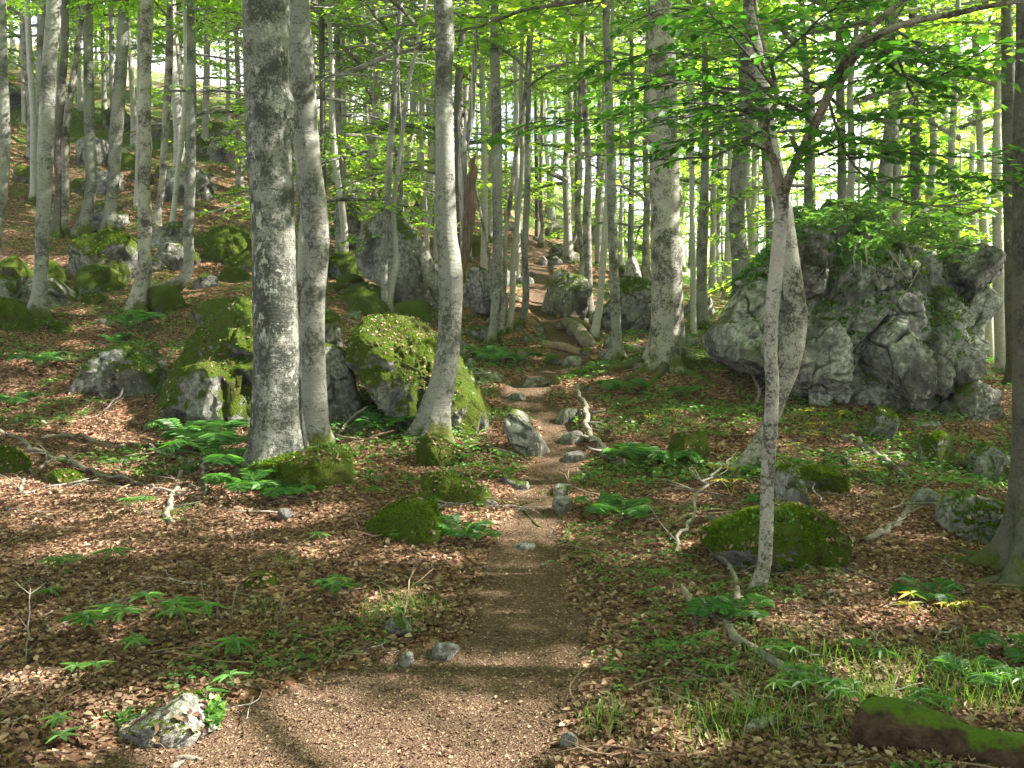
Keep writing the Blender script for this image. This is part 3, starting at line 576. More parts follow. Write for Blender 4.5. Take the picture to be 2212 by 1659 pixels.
# its low leafy boughs
BO = [[(1668, 255), (1625, 250), (1586, 262), (1545, 285), (1506, 302), (1466, 302)], [(1660, 262), (1600, 235), (1540, 222), (1450, 225), (1350, 245), (1240, 262), (1160, 255)],
      [(1672, 215), (1600, 150), (1510, 120), (1420, 115), (1330, 130), (1260, 150)], [(1672, 190), (1610, 80), (1520, 30), (1430, 20), (1350, 50)],
      [(1668, 140), (1740, 70), (1800, 20), (1850, -20)], [(1795, 195), (1740, 170), (1690, 130), (1640, 110)],
      [(1790, 210), (1860, 262), (1915, 245), (1965, 250)], [(1790, 215), (1810, 290), (1835, 345), (1880, 390), (1930, 430), (2000, 442), (2100, 442)],
      [(1760, 270), (1700, 225), (1600, 215), (1530, 200)], [(1868, 75), (1930, 150), (2000, 175), (2090, 130), (2170, 80)], [(1930, 62), (2000, 110), (2060, 160)],
      [(1655, 275), (1560, 330), (1450, 345), (1330, 330)], [(1835, 345), (1950, 330), (2080, 340), (2190, 330)], [(1668, 245), (1500, 180), (1380, 190), (1270, 215)],
      [(1830, 125), (1760, 90), (1700, 60), (1600, 50)], [(1880, 395), (1990, 380), (2110, 385), (2200, 392)], [(1720, 350), (1780, 330), (1850, 300), (1930, 310)],
      [(1672, 190), (1560, 190), (1460, 160), (1390, 175)], [(1790, 210), (1720, 240), (1650, 200), (1570, 170)], [(1668, 240), (1560, 240), (1450, 260), (1370, 290)], [(1830, 125), (1900, 110), (1960, 130), (2050, 90)], [(1875, 42), (1800, 60), (1740, 40)], [(1672, 190), (1620, 120), (1560, 60), (1530, 20)], [(1925, 62), (1960, 180), (1990, 230)], [(1664, 330), (1600, 310), (1540, 345)]]
def bough_crown(name, boughs, depths, O, seed, leaf=.061, spacing=.048, nb=13, L2m=.48, mleaf=None, thick=.010, carve=False):
    g = rng(seed); G = Geo(); LP = []; LD = []; LN = []
    for bi, (b, (d0, d1)) in enumerate(zip(boughs, depths)):
        n = len(b); P = np.array([at(u, v, d0 + (d1 - d0) * i / (n - 1)) for i, (u, v) in enumerate(b)]) - O
        Lb = np.linalg.norm(np.diff(P, axis=0), axis=1).sum(); k = max(8, int(Lb / .08)); P = catmull(P, k)
        P = P + np.stack([fbm(P * 9 + bi, 7 + q, 2) * .012 for q in range(3)], -1)
        gtube(G, P, np.linspace(thick, .0025, k), 6, 1, .5)
        m = max(4, int(nb * Lb / 1.0))
        for q in range(m):
            tt = .12 + .88 * (q + g.random() * .7) / m; i = min(int(tt * (k - 1)), k - 2); b0 = P[i]; dd = norm((P[i + 1] - P[i])[None])[0]
            side = np.array([-dd[1], dd[0], 0]); side /= np.linalg.norm(side) + 1e-6; sg = 1 if q % 2 else -1; an = g.uniform(.5, 1.2)
            d2 = dd * math.cos(an) + side * sg * math.sin(an) + np.array([0, 0, g.normal(0, .14)]); d2[2] *= .6; d2 = norm(d2[None])[0]
            L2 = L2m * g.uniform(.4, 1.15) * (1.15 - .5 * tt); mm = max(3, int(L2 / spacing)); tq = (np.arange(mm) + .6) / mm
            B = b0 + d2[None] * (tq * L2)[:, None]; B[:, 2] -= .12 * L2 * tq ** 2
            gtube(G, np.array([b0, b0 + d2 * L2 * .5 - [0, 0, .03 * L2], b0 + d2 * L2 - [0, 0, .12 * L2]]), [.0035, .0025, .001], 3, 1, .5, cap=False)
            s2 = np.array([-d2[1], d2[0], 0]); s2 /= np.linalg.norm(s2) + 1e-6
            sg2 = np.where(np.arange(mm) % 2, 1, -1)[:, None]
            for f_ in (1, -1) if mm > 4 else (1,):
                LP.append(B + g.normal(0, .004, B.shape)); LD.append(d2[None] * .6 + s2[None] * sg2 * f_ * .8 + g.normal(0, .22, B.shape) + np.array([0, 0, -.12])); LN.append(np.tile([0, 0, 1.0], (mm, 1)) + g.normal(0, .33, (mm, 3)))
    LP, LD, LN = map(np.vstack, (LP, LD, LN))
    if carve: kk = keepmask(LP + O, g, .6, 1.2); LP, LD, LN = LP[kk], LD[kk], LN[kk]
    leaves(G, LP, LD, LN, leaf * g.uniform(.55, 1.25, len(LP)), .72, .18, .14, 0, hexa=True)
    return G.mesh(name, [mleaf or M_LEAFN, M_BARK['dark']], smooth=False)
gb = rng(3); dp = [(DF, DF + gb.uniform(-1.3, .5)) for _ in BO]
print('hand trees', NT, round(time.time() - T0, 1))

def roots(label, n, r0, L, m='mossy', seed=1, a0=0, a1=6.28):
    t = next(o for o in COL.objects if o.get('label') == label); O = np.array(t.location); g = rng(seed)
    for i in range(n):
        az = a0 + (a1 - a0) * (i + g.uniform(.2, .8)) / n; l = L * g.uniform(.6, 1.15); k = 9; tt = np.linspace(0, 1, k); aa = az + np.cumsum(g.normal(0, .10, k)); st = r0 * .55
        dx = np.cumsum(np.cos(aa) * l / k) + math.cos(az) * st; dy = np.cumsum(np.sin(aa) * l / k) + math.sin(az) * st; rr = r0 * g.uniform(.18, .30) * (1 - tt) ** .8 + .010
        z = gz_fast(O[0] + dx, O[1] + dy) - O[2] - rr * .1 + r0 * .35 * np.exp(-tt * 6); P = np.stack([dx, dy, z], -1); P[-1][2] -= .05
        obj('root', trunk_mesh('root', P, rr, M_BARK[m], 10, .22, seed + i, step=.05), t)
roots('thick pale beech with burls and mossy spreading roots uphill of the path', 9, .30, 1.3, seed=5)
roots('huge trunk cut off by the picture edge with mossy buttress roots', 8, .26, .5, seed=9)
roots('thickest beech trunk, dark with lichen, rooted on a mossy mound beside big fern', 6, .26, .7, seed=13)
roots('beech trunk curving at its foot in front of the domed mossy boulder', 5, .15, .6, seed=17)
roots('smooth grey beech with a flared foot lowest on the leafy slope', 6, .17, .8, seed=21)
roots('straight grey beech next to the thick burled trunk with a mossy foot', 5, .13, .8, seed=25)
roots('pale bowed trunk rising from a mossy foot just behind the slender forked tree', 5, .14, .9, seed=29)

# ---- air
hz = bpy.data.materials.new('haze'); hz.use_nodes = True; hn = hz.node_tree; hn.nodes.clear(); ho = hn.nodes.new('ShaderNodeOutputMaterial'); hv = hn.nodes.new('ShaderNodeVolumePrincipled')
hv.inputs['Color'].default_value = (.96, .98, .92, 1); hv.inputs['Density'].default_value = .0011; hv.inputs['Anisotropy'].default_value = .3; hn.links.new(hv.outputs[0], ho.inputs['Volume'])
hx = np.array([[x, y, z] for z in (-16, 66) for y in (-14, 125) for x in (-118, 118)], float)
tag(obj('haze', mesh('haze', hx, [np.array([[0, 2, 3, 1], [4, 5, 7, 6], [0, 1, 5, 4], [2, 6, 7, 3], [0, 4, 6, 2], [1, 3, 7, 5]])], [hz], smooth=False)), None, None, None, 'stuff')

# ---- broken dead snag, leaning dead stem
def snag():
    d = 16.3; O = gp(*at(1000, 585, d)[:2]); t = thing('dead_snag', O, 'broken dead tree with rotten rust-brown stub and bleached standing limb', 'dead tree')
    f = lambda L: (np.array([at(u, v, d + dd) for u, v, w, dd in L]) - O, np.array([w for _, _, w, _ in L]) * mpp(d) * .5)
    P, r_ = f([(994, 610, 20, 0), (1000, 570, 17, 0), (1009, 530, 22, 0), (1010, 490, 23, 0), (1017, 450, 22, 0), (1015, 400, 23, 0), (1023, 370, 20, 0), (1020, 352, 15, 0), (1027, 336, 5, 0), (1028, 328, 1, 0)])
    obj('trunk', trunk_mesh('trunk', P, r_, M_BARK['rust'], 16, .28, 3, step=.07), t)
    P, r_ = f([(1002, 520, 14, .2), (1000, 450, 16, .2), (999, 380, 18, .2), (999, 330, 18, .15), (1004, 305, 20, .1), (1012, 285, 15, 0), (1019, 240, 13, 0), (1022, 190, 12, 0), (1025, 130, 11, 0), (1028, 80, 9, 0), (1031, 42, 6, 0)])
    obj('limb', trunk_mesh('limb', P, r_, M_BARK['dead'], 12, .12, 4, step=.07), t)
    P, r_ = f([(1002, 330, 14, .1), (997, 300, 11, .1), (992, 270, 7, .1), (989, 247, 1, .1)]); obj('splinter', trunk_mesh('splinter', P, r_, M_BARK['dead'], 7, .3, 5, step=.06), t)
    P, r_ = f([(1004, 330, 8, 0), (1004, 290, 6, 0), (1006, 255, 1, 0)]); obj('splinter', trunk_mesh('splinter', P, r_, M_BARK['dead'], 6, .3, 6, step=.06), t)
snag()
tree([(1066, 720, 8), (1063, 612, 7), (1054, 540, 6), (1042, 480, 6), (1032, 430, 6), (1024, 390, 5), (1015, 355, 3)], 'bare crooked dead sapling leaning against the broken snag', 17, 'flecked', None, crown=False, topz=-9, name='dead_sapling', cat='dead sapling')

# ---- woods beyond: individual trees up the slope
g = rng(77); occ = [np.array(o.location)[:2] for o in COL.objects if o.type == 'EMPTY' and o.name.startswith('beech')]
FT = []
for i in range(5):
    H = 15; n = 9; z = np.linspace(-.4, H, n); P = np.stack([np.cumsum(g.normal(0, .09, n)), np.cumsum(g.normal(0, .09, n)), z], -1); P -= [P[1][0], P[1][1], 0]
    rr = np.linspace(.15, .02, n) * (1 + 0 * z); rr[0] = .2
    FT.append((trunk_mesh('trunk', P, rr, M_BARK[['pale', 'pale', 'pale', 'flecked', 'mid'][i]], 8, .06, 50 + i, (.25, .5, 4, 1, .4), step=.6), P))
def far_tree(x, y, s, k, ck, lab, grp, sap=False, fol=1.0):
    z = gz_fast([x], [y])[0]; t = thing('beech_sapling' if sap else 'beech_tree', (x, y, z), lab, 'sapling' if sap else 'tree', grp)
    tm, P = FT[k]; o = obj('trunk', tm, t); w = s * (.42 if sap else g.uniform(.6, 1.15)); sz = s * (.42 if sap else 1); o.scale = (w, w, sz); o.rotation_euler[2] = az = g.uniform(0, 6.28)
    c = obj('crown', DCROWN[ck % 3] if (y < 14 and not sap) else (SAPC if sap else CROWNS)[ck], t); zc = (.8 if sap else g.uniform(3.8, 6.2) - (1.5 if x < -.12 * y and y > 30 else 0)) * s; i = int(np.argmin(abs(P[:, 2] * sz - zc)))
    ca, sa = math.cos(az), math.sin(az); c.location = ((P[i][0] * ca - P[i][1] * sa) * w, (P[i][0] * sa + P[i][1] * ca) * w, zc); c.scale = (s * fol,) * 3; c.rotation_euler = (g.normal(0, .05), g.normal(0, .05), g.uniform(0, 6.28))
    occ.append(np.array([x, y])); return t
BANDS = [(24, 36, 38, 'slender beech among the many standing uphill beyond the named trunks', 'beeches in the middle distance'),
         (36, 52, 46, 'distant beech trunk among the crowded trees higher on the wooded slope', 'beeches high on the wooded slope'),
         (52, 80, 62, 'very distant thin beech lost in bright foliage at the top of the wood', 'farthest beeches')]
for y0, y1, cnt, lab, grp in BANDS:
    k = 0; tries = 0
    while k < cnt and tries < 4000:
        tries += 1; y = g.uniform(y0, y1); x = g.uniform(-.68, .68) * y
        if min(np.hypot(*(np.array(occ) - [x, y]).T)) < 1.6 or path_mask([x], [y])[0] > .2: continue
        if x / y > .12 and g.random() < .55 + .35 * (x / y > .3): continue
        far_tree(x, y, g.uniform(.85, 1.2), k % 5, int(g.integers(4)), lab, grp, False, 1.32); k += 1
for u, d, sc_, lab in [(790, 24, 1.9, 'leafy sapling filling the gap above the tall pointed rock'), (745, 21, 1.6, 'leafy sapling between the leaning pair and the tall pointed rock'), (875, 27, 2.2, 'tall leafy sapling past the tall pointed rock'), (1010, 25, 1.9, 'leafy sapling behind the broken snag'), (1225, 27, 2.0, 'leafy sapling over the top of the path'),
    (1395, 25, 1.9, 'leafy sapling just before the burled trunk, uphill'), (1545, 27, 2.2, 'leafy sapling beyond the very straight slim beech'), (1740, 19, 1.9, 'leafy sapling behind the start of the crag top'), (1850, 18, 1.7, 'leafy sapling behind the middle of the crag'), (1990, 17.5, 1.7, 'leafy sapling by the dark straight beech behind the crag'), (2075, 17, 1.6, 'leafy sapling behind the overhanging end of the crag'),
    (2120, 24, 2.0, 'far leafy sapling seen past the end of the crag'), (650, 30, 2.2, 'leafy sapling in the slit between the leaning pair')]:
    p_ = at(u, 600, d); far_tree(p_[0], p_[1], sc_, int(g.integers(5)), int(g.integers(2)), lab, None, True, 1.15)
k = 0; tries = 0
while k < 60 and tries < 6000:
    tries += 1; y = g.uniform(19, 44); x = g.uniform(-.62, .62) * y
    u = CX + F_ * x / y
    if min(np.hypot(*(np.array(occ) - [x, y]).T)) < 1.0 or path_mask([x], [y])[0] > .1 or (y < 24 and 1000 < u < 1500) or (u < 580) or (x / y > .3 and g.random() < .5): continue
    far_tree(x, y, g.uniform(.9, 1.6), k % 5, int(g.integers(3)), 'young leafy beech sapling growing between the trunks uphill', 'beech saplings under the tall trees', True); k += 1

# ---- unseen trees added to shade the picture; leaf gaps cut for sun flecks
LIT = [(1060, 1610, .75), (760, 1590, .60), (420, 1580, .55), (300, 1560, .35), (1180, 1440, .38), (960, 1440, .42), (1130, 1340, .30), (1100, 1245, .32), (1150, 1060, .34), (1260, 1075, .34), (1000, 1020, .22),
       (600, 1135, .42), (690, 1180, .32), (140, 1330, .5), (60, 1240, .35), (60, 1130, .3), (300, 1180, .25), (430, 1310, .22), (40, 1000, .3), (250, 1380, .2), (1640, 1300, .25), (1560, 1310, .22), (1850, 1290, .28), (1790, 1350, .4), (1980, 1330, .3),
       (1690, 1430, .28), (1900, 1440, .35), (1420, 1580, .3), (2080, 1520, .3), (2180, 1400, .25), (780, 980, .45), (880, 1000, .3), (1480, 1080, .35), (1740, 995, .22), (590, 130, .42), (650, 150, .3), (500, 850, .5), (470, 690, .45), (400, 880, .3),
       (870, 830, .25), (975, 770, .22), (975, 330, .3), (1700, 640, .4), (1670, 700, .3), (690, 820, .22), (740, 850, .25), (1150, 950, .25), (190, 750, .4), (960, 960, .25), (1440, 560, .5), (1450, 700, .3), (120, 1000, .2), (1180, 570, 1.0), (650, 540, .3),
       (350, 1335, .42), (245, 1190, .3), (160, 1190, .4), (330, 1245, .3), (700, 1100, .3), (560, 1250, .28), (1980, 1480, .3), (180, 640, .9), (90, 600, 1.0), (330, 600, .9), (430, 460, 1.6), (240, 440, 1.6), (120, 380, 1.8), (480, 400, 1.8), (300, 560, .9), (800, 640, .8), (1180, 640, .9), (1350, 740, .7), (700, 600, 1.1), (120, 780, .6), (420, 760, .5), (250, 700, .6), (1900, 1000, .4), (1600, 920, .4), (1620, 1190, .2), (20, 1480, .35), (600, 1480, .18), (860, 1330, .25), (1480, 1180, .2)]
LITFAR = [(60, 400, 28, 2.2), (250, 330, 31, 2.4), (450, 430, 28, 2.2), (120, 610, 18, 1.1), (430, 610, 18, 1.1), (740, 420, 34, 3), (1180, 560, 27, 2), (880, 380, 38, 3), (330, 480, 24, 1.2), (1330, 640, 20, .8), (1100, 420, 36, 3), (1500, 480, 34, 3), (620, 330, 40, 3), (1350, 250, 45, 4), (950, 250, 45, 4), (200, 150, 45, 4), (1700, 250, 40, 3),
  (190, 350, 19.5, .45), (190, 480, 19.5, .5), (225, 555, 18.5, 1.1), (360, 550, 19, .6), (312, 510, 16, .5), (312, 300, 16, .3), (410, 430, 17.5, .5), (350, 430, 23, .7), (500, 340, 34, 1.3), (500, 520, 21, .6), (150, 120, 22, .8), (8, 260, 18, .5),
  (250, 400, 20, .35), (840, 400, 16, .5), (970, 330, 10, .22), (1045, 450, 23, 1.2), (1190, 560, 26, 1.3), (1120, 580, 23, .6), (1290, 680, 17, .5), (1240, 600, 20, .7), (1365, 590, 23, .9), (1500, 600, 18, .4), (1060, 200, 17, .3), (880, 560, 18, .4), (800, 620, 17, .6),
  (100, 560, 18, .7), (60, 480, 22, 1.0), (420, 560, 19, .6), (850, 220, 26, 2.6), (1180, 260, 28, 2.6), (1400, 380, 28, 2.4), (700, 300, 30, 2.2), (1560, 350, 28, 2.4), (300, 180, 32, 2.2), (120, 200, 34, 2.0), (480, 120, 34, 2.2), (1020, 330, 34, 2.2), (1300, 180, 36, 2.6), (1750, 350, 28, 2.6), (1990, 380, 24, 2.4), (2110, 600, 22, 1.8), (1620, 200, 32, 2.4), (930, 90, 34, 2.4)]
LP_ = []
for u, v, r_ in LIT:
    h = hit(u, v); r_ *= .72 if v > 900 else .9
    if (u, v) in ((590, 130), (650, 150), (650, 540)): h = at(u, v, 8.6)
    if (u, v) in ((975, 770), (975, 330)): h = at(u, v, 10)
    if (u, v) in ((1700, 640), (1670, 700)): h = at(u, v, 7)
    if (u, v) in ((500, 850), (470, 690), (400, 880)): h = at(u, v, 10.2)
    if (u, v) == (1440, 560): h = at(u, v, 13)
    if (u, v) == (1450, 700): h = at(u, v, 13)
    if h is not None: LP_.append((h, r_))
for u, v, d, r_ in LITFAR: LP_.append((at(u, v, d), r_))
LC = np.array([p for p, _ in LP_]); LR = np.array([q for _, q in LP_])
def keepmask(P, g, leak=.04, amin=3.0):  # drops leaves on sun lines to chosen spots, so flecks land there
    k = np.ones(len(P), bool); ctr = P.mean(0); ext = np.abs(P - ctr).max() * 1.5
    for c, r_ in zip(LC, LR):
        dc_ = ctr - c; ac_ = dc_ @ SUN_D
        if ac_ < -ext or np.linalg.norm(dc_ - ac_ * SUN_D) > r_ + ext: continue
        d = P - c; a = d @ SUN_D; q = d - a[:, None] * SUN_D; e = q @ np.array([0, -math.sin(SUN_EL), 0]) * 0
        dist = np.sqrt((q ** 2).sum(1)) + fbm(P * 1.3, 8, 2) * .12
        k &= ~((dist < r_) & (a > (amin if r_ < 1.5 else r_ * 1.1))) | (g.random(len(P)) < leak)
    return k
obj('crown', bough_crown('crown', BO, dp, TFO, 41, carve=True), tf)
SH = [(7.5, -2.5), (8.5, 1.2), (7.8, 4.2), (9.5, 7.0), (11.5, -1.0), (12.5, 3.0), (13.2, 6.3), (12.2, 10.0), (16, 0.5), (16.5, 4.6), (17, 8.5), (15.5, 13), (20.5, 2.0), (21, 7.0), (20, 12.0), (19, 17), (10, -5.5), (15, -4.5)]
for i, (x, y) in enumerate(SH):
    y -= .6; s = 1.15; z = gz_fast([x], [y])[0]; t = thing('beech_tree', (x, y, z), 'tall beech added out of view, its crown cut to shade and fleck the path', 'tree', 'beeches shading the path from beside the view')
    tm, P = FT[i % 5]; o = obj('trunk', tm, t); o.scale = (1.0, 1.0, s)
    da = crown_geo(300 + i, H=10, RR=3.2, nl=28, leaf=.145, spacing=.075, leafcap=30000); zc = 4.6
    Pw = da[1] + np.array([x, y, z + zc])
    cm = crown_mesh('crown', da, M_LEAF, M_BARK['mid'], keep=keepmask(Pw, rng(400 + i))); obj('crown', cm, t, (0, 0, zc))
for i, (x, y) in enumerate([(-5, -4), (0.5, -6), (5, -7), (-9, 0), (-7, 3.5), (-6.6, 6.8), (-9, 10), (-12, 7), (-13, 13), (-3, -2.5), (3.5, -3.5), (6.5, -6), (0, -9), (-4.5, 1.0), (4.5, 1.2), (-2, -6.5), (2.5, -1.2), (5.8, 4.6), (-5.4, 4.9)]):
    far_tree(x, y, 1.15, i % 5, i % 4, 'tall unseen beech added round the viewpoint to block sky light', 'beeches behind the viewpoint')  # added out of view so their crowns hold back sky light
nca = 0
for o in list(COL.objects):  # other crowns also lose the leaves that block the chosen flecks
    if o.data is None or o.data.name not in CDATA or not o.parent: continue
    d = CDATA[o.data.name]; sc_ = np.array(o.scale); r3 = o.rotation_euler[2]; c3, s3 = math.cos(r3), math.sin(r3); M3 = np.array([[c3, -s3, 0], [s3, c3, 0], [0, 0, 1.0]])
    Pw = (d[1] * sc_) @ M3.T + np.array(o.location) + np.array(o.parent.location)
    if Pw[:, 1].min() > 45: continue
    k = keepmask(Pw, rng(int(abs(Pw[0, 0]) * 1000)))
    if k.mean() < .97: o.data = crown_mesh('crown', d, M_LEAF, M_BARK['mid'], keep=k); nca += 1
print('all trees', nca, round(time.time() - T0, 1))

# ---------------------------------------------------------------- rocks
import bmesh
ICO = {}
def ico(n):
    if n not in ICO:
        bm = bmesh.new(); bmesh.ops.create_icosphere(bm, subdivisions=n, radius=1); V = np.array([v.co[:] for v in bm.verts]); Fq = np.array([[v.index for v in f.verts] for f in bm.faces]); bm.free(); ICO[n] = (V, Fq)
    return ICO[n]
CREV = [None]
def rock_geo(outline, dc, thick, seed, sub=5, rough=1.0, cuts=10, p=2.4, down=1.6, tilt=0.0, cell=.085):
    """outline (u,v) seen at depth dc, given its own thickness (m); returns world verts, faces"""
    O = np.array(outline, float); c = (O.min(0) + O.max(0)) / 2
    D = catmull(np.vstack([O, O[:1]]), 200) - c
    D[:, 1] *= -1; th = np.arctan2(D[:, 1], D[:, 0]); rr = np.hypot(D[:, 0], D[:, 1]); k = np.argsort(th); th, rr = th[k], rr[k]
    th = np.concatenate([th - 2 * math.pi, th, th + 2 * math.pi]); rr = np.concatenate([rr] * 3)
    V, Fq = ico(sub); g = rng(seed)
    rho = np.hypot(V[:, 0], V[:, 2]); ay = abs(V[:, 1]); s = (rho ** p + ay ** p) ** (-1 / p)
    X = V * s[:, None]; a = np.arctan2(X[:, 2], X[:, 0]); Ra = np.interp(a, th, rr) * mpp(dc)
    size = rr.mean() * mpp(dc)
    P = np.stack([X[:, 0] * Ra, X[:, 1] * thick * .5, X[:, 2] * Ra], -1)
    P[:, 1] += tilt * P[:, 2]
    lowf = np.clip(-P[:, 2] / (size + 1e-6), 0, 1)[:, None] * (down > 1.3); P[:, :2] *= 1 + .22 * lowf
    # broken faces: planes that shave off bulges
    for _ in range(cuts):
        n = g.normal(size=3); n[1] = -abs(n[1]) * 1.4; n /= np.linalg.norm(n); h = P @ n; m = h.max() * g.uniform(.62, .86); q = h > m
        P[q] -= ((h[q] - m) * .92)[:, None] * n
    N = norm(P / np.array([1, max(.3, thick / (2 * size)), 1]))
    q = P / size
    q = q + np.stack([fbm(q * 1.1, seed + 40 + k, 2) for k in range(3)], -1) * .3
    # cellular blocks
    nc = 30 if sub < 7 else 80; cells = g.uniform(-1.25, 1.25, (nc, 3)) * [1, .9, 1]; off = g.uniform(-1, 1, nc); tl = g.normal(0, 1, (nc, 3)); edge = np.empty(len(q)); plate = np.empty(len(q))
    for s0 in range(0, len(q), 30000):
        qq = q[s0:s0 + 30000]; ds = ((qq[:, None] - cells[None]) ** 2).sum(-1) ** .5; i1 = ds.argmin(1); pp = np.partition(ds, 1, 1); edge[s0:s0 + 30000] = np.clip((pp[:, 1] - pp[:, 0]) / (.10 if sub < 7 else .05), 0, 1)
        plate[s0:s0 + 30000] = off[i1] * .6 + ((qq - cells[i1]) * tl[i1]).sum(1) * 1.1
    disp = (edge - 1) * .06 + np.clip(plate, -1.3, 1.3) * edge * cell + fbm(q * 1.6, seed, 4, True) * .10 + fbm(q * 4.2, seed + 3, 4, True) * .085 + fbm(q * 11, seed + 5, 4, True) * .038
    grooves = np.abs(vnoise(q * np.array([7, 7, 1.2]), seed + 8)); disp -= (1 - sstep(0, .25, grooves)) * .03
    edgefade = 1 - .72 * np.clip(1 - ay * 1.7, 0, 1)
    disp -= disp.mean() + .035
    P = P + N * (disp * size * rough * edgefade)[:, None]
    P[:, 2] = np.where(P[:, 2] < 0, P[:, 2] * down, P[:, 2])
    cw = at(c[0], c[1], dc); CREV[0] = (1 - edge) ** 1.3 * (.4 + .6 * np.clip(fbm(q * 2.5, seed + 70, 3) * 3 + .5, 0, 1)); return P + cw, Fq, cw
def tufts(name, P, Fq, n, seed, parent, O, L=.025, m=None, thr=.35, nth=-.05, wid=.5, ntop=0, hang=0.0, hexa=False, freq=2.3, spread=.8, flat=False):
    a, b, c = P[Fq[:, 0]], P[Fq[:, 1]], P[Fq[:, 2]]; cr = np.cross(b - a, c - a); ar = np.linalg.norm(cr, axis=1); N = cr / np.maximum(ar, 1e-9)[:, None]; mid = (a + b + c) / 3
    wt = ar * (N[:, 2] > thr) * (fbm(mid * freq, seed, 3) > nth) * (mid[:, 2] > ntop)
    if wt.sum() <= 0: return
    g = rng(seed); k = g.choice(len(Fq), n, p=wt / wt.sum()); u = g.random((n, 2)); fl = u.sum(1) > 1; u[fl] = 1 - u[fl]
    B = a[k] + (b[k] - a[k]) * u[:, :1] + (c[k] - a[k]) * u[:, 1:] - O
    D = N[k] * .7 + g.normal(0, spread, (n, 3)) + np.array([0, 0, .35 - hang]); G = Geo()
    if flat: D = g.normal(0, 1, (n, 3)); D -= N[k] * (D * N[k]).sum(1)[:, None] * .85; B = B + N[k] * .012
    leaves(G, B, D, N[k] + g.normal(0, .3, (n, 3)), L * g.uniform(.5, 1.5, n), wid, .2, .25, 0, hexa=hexa)
    obj(name, G.mesh(name, [m or M_MOSSL], smooth=False), parent)
def rock(outline, label, m='m1', df=None, thick=None, seed=1, sub=5, rough=1.0, cuts=10, moss=0, herbs=0, group=None, name='boulder', cat='rock', back=.5, tilt=0, L=.022, p=2.4):
    O_ = np.array(outline, float); w = np.ptp(O_[:, 0]); kb = O_[:, 1].argmax()
    if df is None:
        h = hit((O_[:, 0].min() + O_[:, 0].max()) / 2, O_[:, 1].max() - 2); df = h[1] if h is not None else 15
    th = thick if thick else w * mpp(df) * .8
    dc = df + th * back * .72; dc *= 1.0
    P, Fq, c = rock_geo(outline, dc, th, seed, sub, rough, cuts, tilt=tilt, p=p)
    gz0 = gz_fast([c[0]], [c[1]])[0]; o0 = np.array([c[0], c[1], min(gz0, c[2])]); M = M_WHITE if m == 'white' else M_ROCK[m]
    L_dead = int((moss + herbs) * .05)
    if moss or herbs:
        t = thing(name, o0, label, cat, group); obj('stone', mesh('stone', P - o0, [Fq], [M], None, {'crev': CREV[0]}), t)
        if moss: tufts('moss', P, Fq, moss, seed + 60, t, o0, L=L, thr=.25 if m in ('m3',) else .42)
        if L_dead: tufts('dead_leaves', P, Fq, L_dead, seed + 120, t, o0, L=.032, m=M_DEAD, thr=.5, nth=-.1, wid=.7, flat=True, hexa=True)
        if herbs: tufts('small_plants', P, Fq, int(herbs * .45), seed + 90, t, o0, L=.032, m=M_HERB, thr=.3, nth=.12, wid=.55, spread=1.0, freq=3.5)
        return t
    o = obj(name, mesh(name, P - o0, [Fq], [M], None, {'crev': CREV[0]}), None, o0); return tag(o, label, cat, group)
rock([(325, 880), (335, 780), (345, 700), (375, 662), (440, 645), (540, 640), (640, 652), (712, 648), (727, 690), (722, 770), (700, 880), (640, 925), (540, 935), (420, 945), (345, 925)],
     'large mossy boulder with pale patches behind the thickest dark trunk', 'm2', 10.0, 2.6, 11, 6, 1.1, 12, 16000, 2600, L=.018)
rock([(692, 745), (735, 752), (762, 810), (773, 860), (755, 897), (700, 905), (680, 820)], 'upright pale rock with green cap wedged behind the smooth leaning trunk', 'm1', 10.2, .8, 12, 5, .8, 8, 900)
rock([(165, 800), (200, 772), (270, 750), (335, 748), (348, 850), (250, 866), (180, 845)], 'low dark slab lying against the large mossy boulder', 'm1', None, 1.3, 13, 5, 1, 8, 1200, 500)
rock([(748, 790), (768, 722), (830, 680), (900, 688), (955, 715), (1000, 785), (1040, 850), (1070, 900), (1078, 928), (1020, 938), (950, 930), (870, 905), (815, 875), (770, 840)],
     'domed mossy boulder behind the curving trunk at the path side', 'm2', None, 2.4, 14, 6, 1.0, 9, 16000, 1500, L=.017)
rock([(898, 962), (922, 938), (960, 950), (992, 985), (985, 1006), (935, 1008), (905, 1000)], 'small bright green mossy stone under the foot of the curving trunk', 'm3', None, .45, 15, 5, .7, 5, 2200, L=.018)
rock([(872, 1035), (940, 1024), (1030, 1045), (1062, 1068), (1058, 1095), (1000, 1088), (910, 1062)], 'long low slab with dark moss beside the step in the path', 'm3', None, .5, 16, 5, .6, 6, 1500, 200, L=.015)
rock([(790, 1135), (830, 1102), (880, 1075), (930, 1080), (965, 1120), (988, 1162), (930, 1174), (850, 1170), (795, 1158)], 'rounded moss cushion over a stone at the near bend of the path', 'm3', None, .75, 17, 5, .6, 5, 6000, 500, L=.018)
rock([(1090, 905), (1108, 885), (1135, 889), (1150, 920), (1180, 955), (1195, 982), (1150, 984), (1112, 955), (1090, 935)], 'wedge-shaped white rock pointing into the path', 'white', None, .55, 18, 5, .7, 8)
rock([(530, 1030), (560, 1000), (620, 985), (690, 965), (745, 972), (762, 1005), (757, 1048), (700, 1072), (610, 1080), (548, 1068)], 'mossy stone mound gripped by the roots of the thickest trunk', 'm3', 7.6, 1.1, 19, 5, .8, 6, 6500, 900, L=.022)
rock([(140, 595), (165, 532), (200, 510), (250, 503), (290, 515), (304, 560), (292, 602), (220, 614)], 'round sunlit mossy boulder below two leaning beeches', 'm2', None, 1.3, 20, 5, .8, 7, 2500, 200, L=.04)
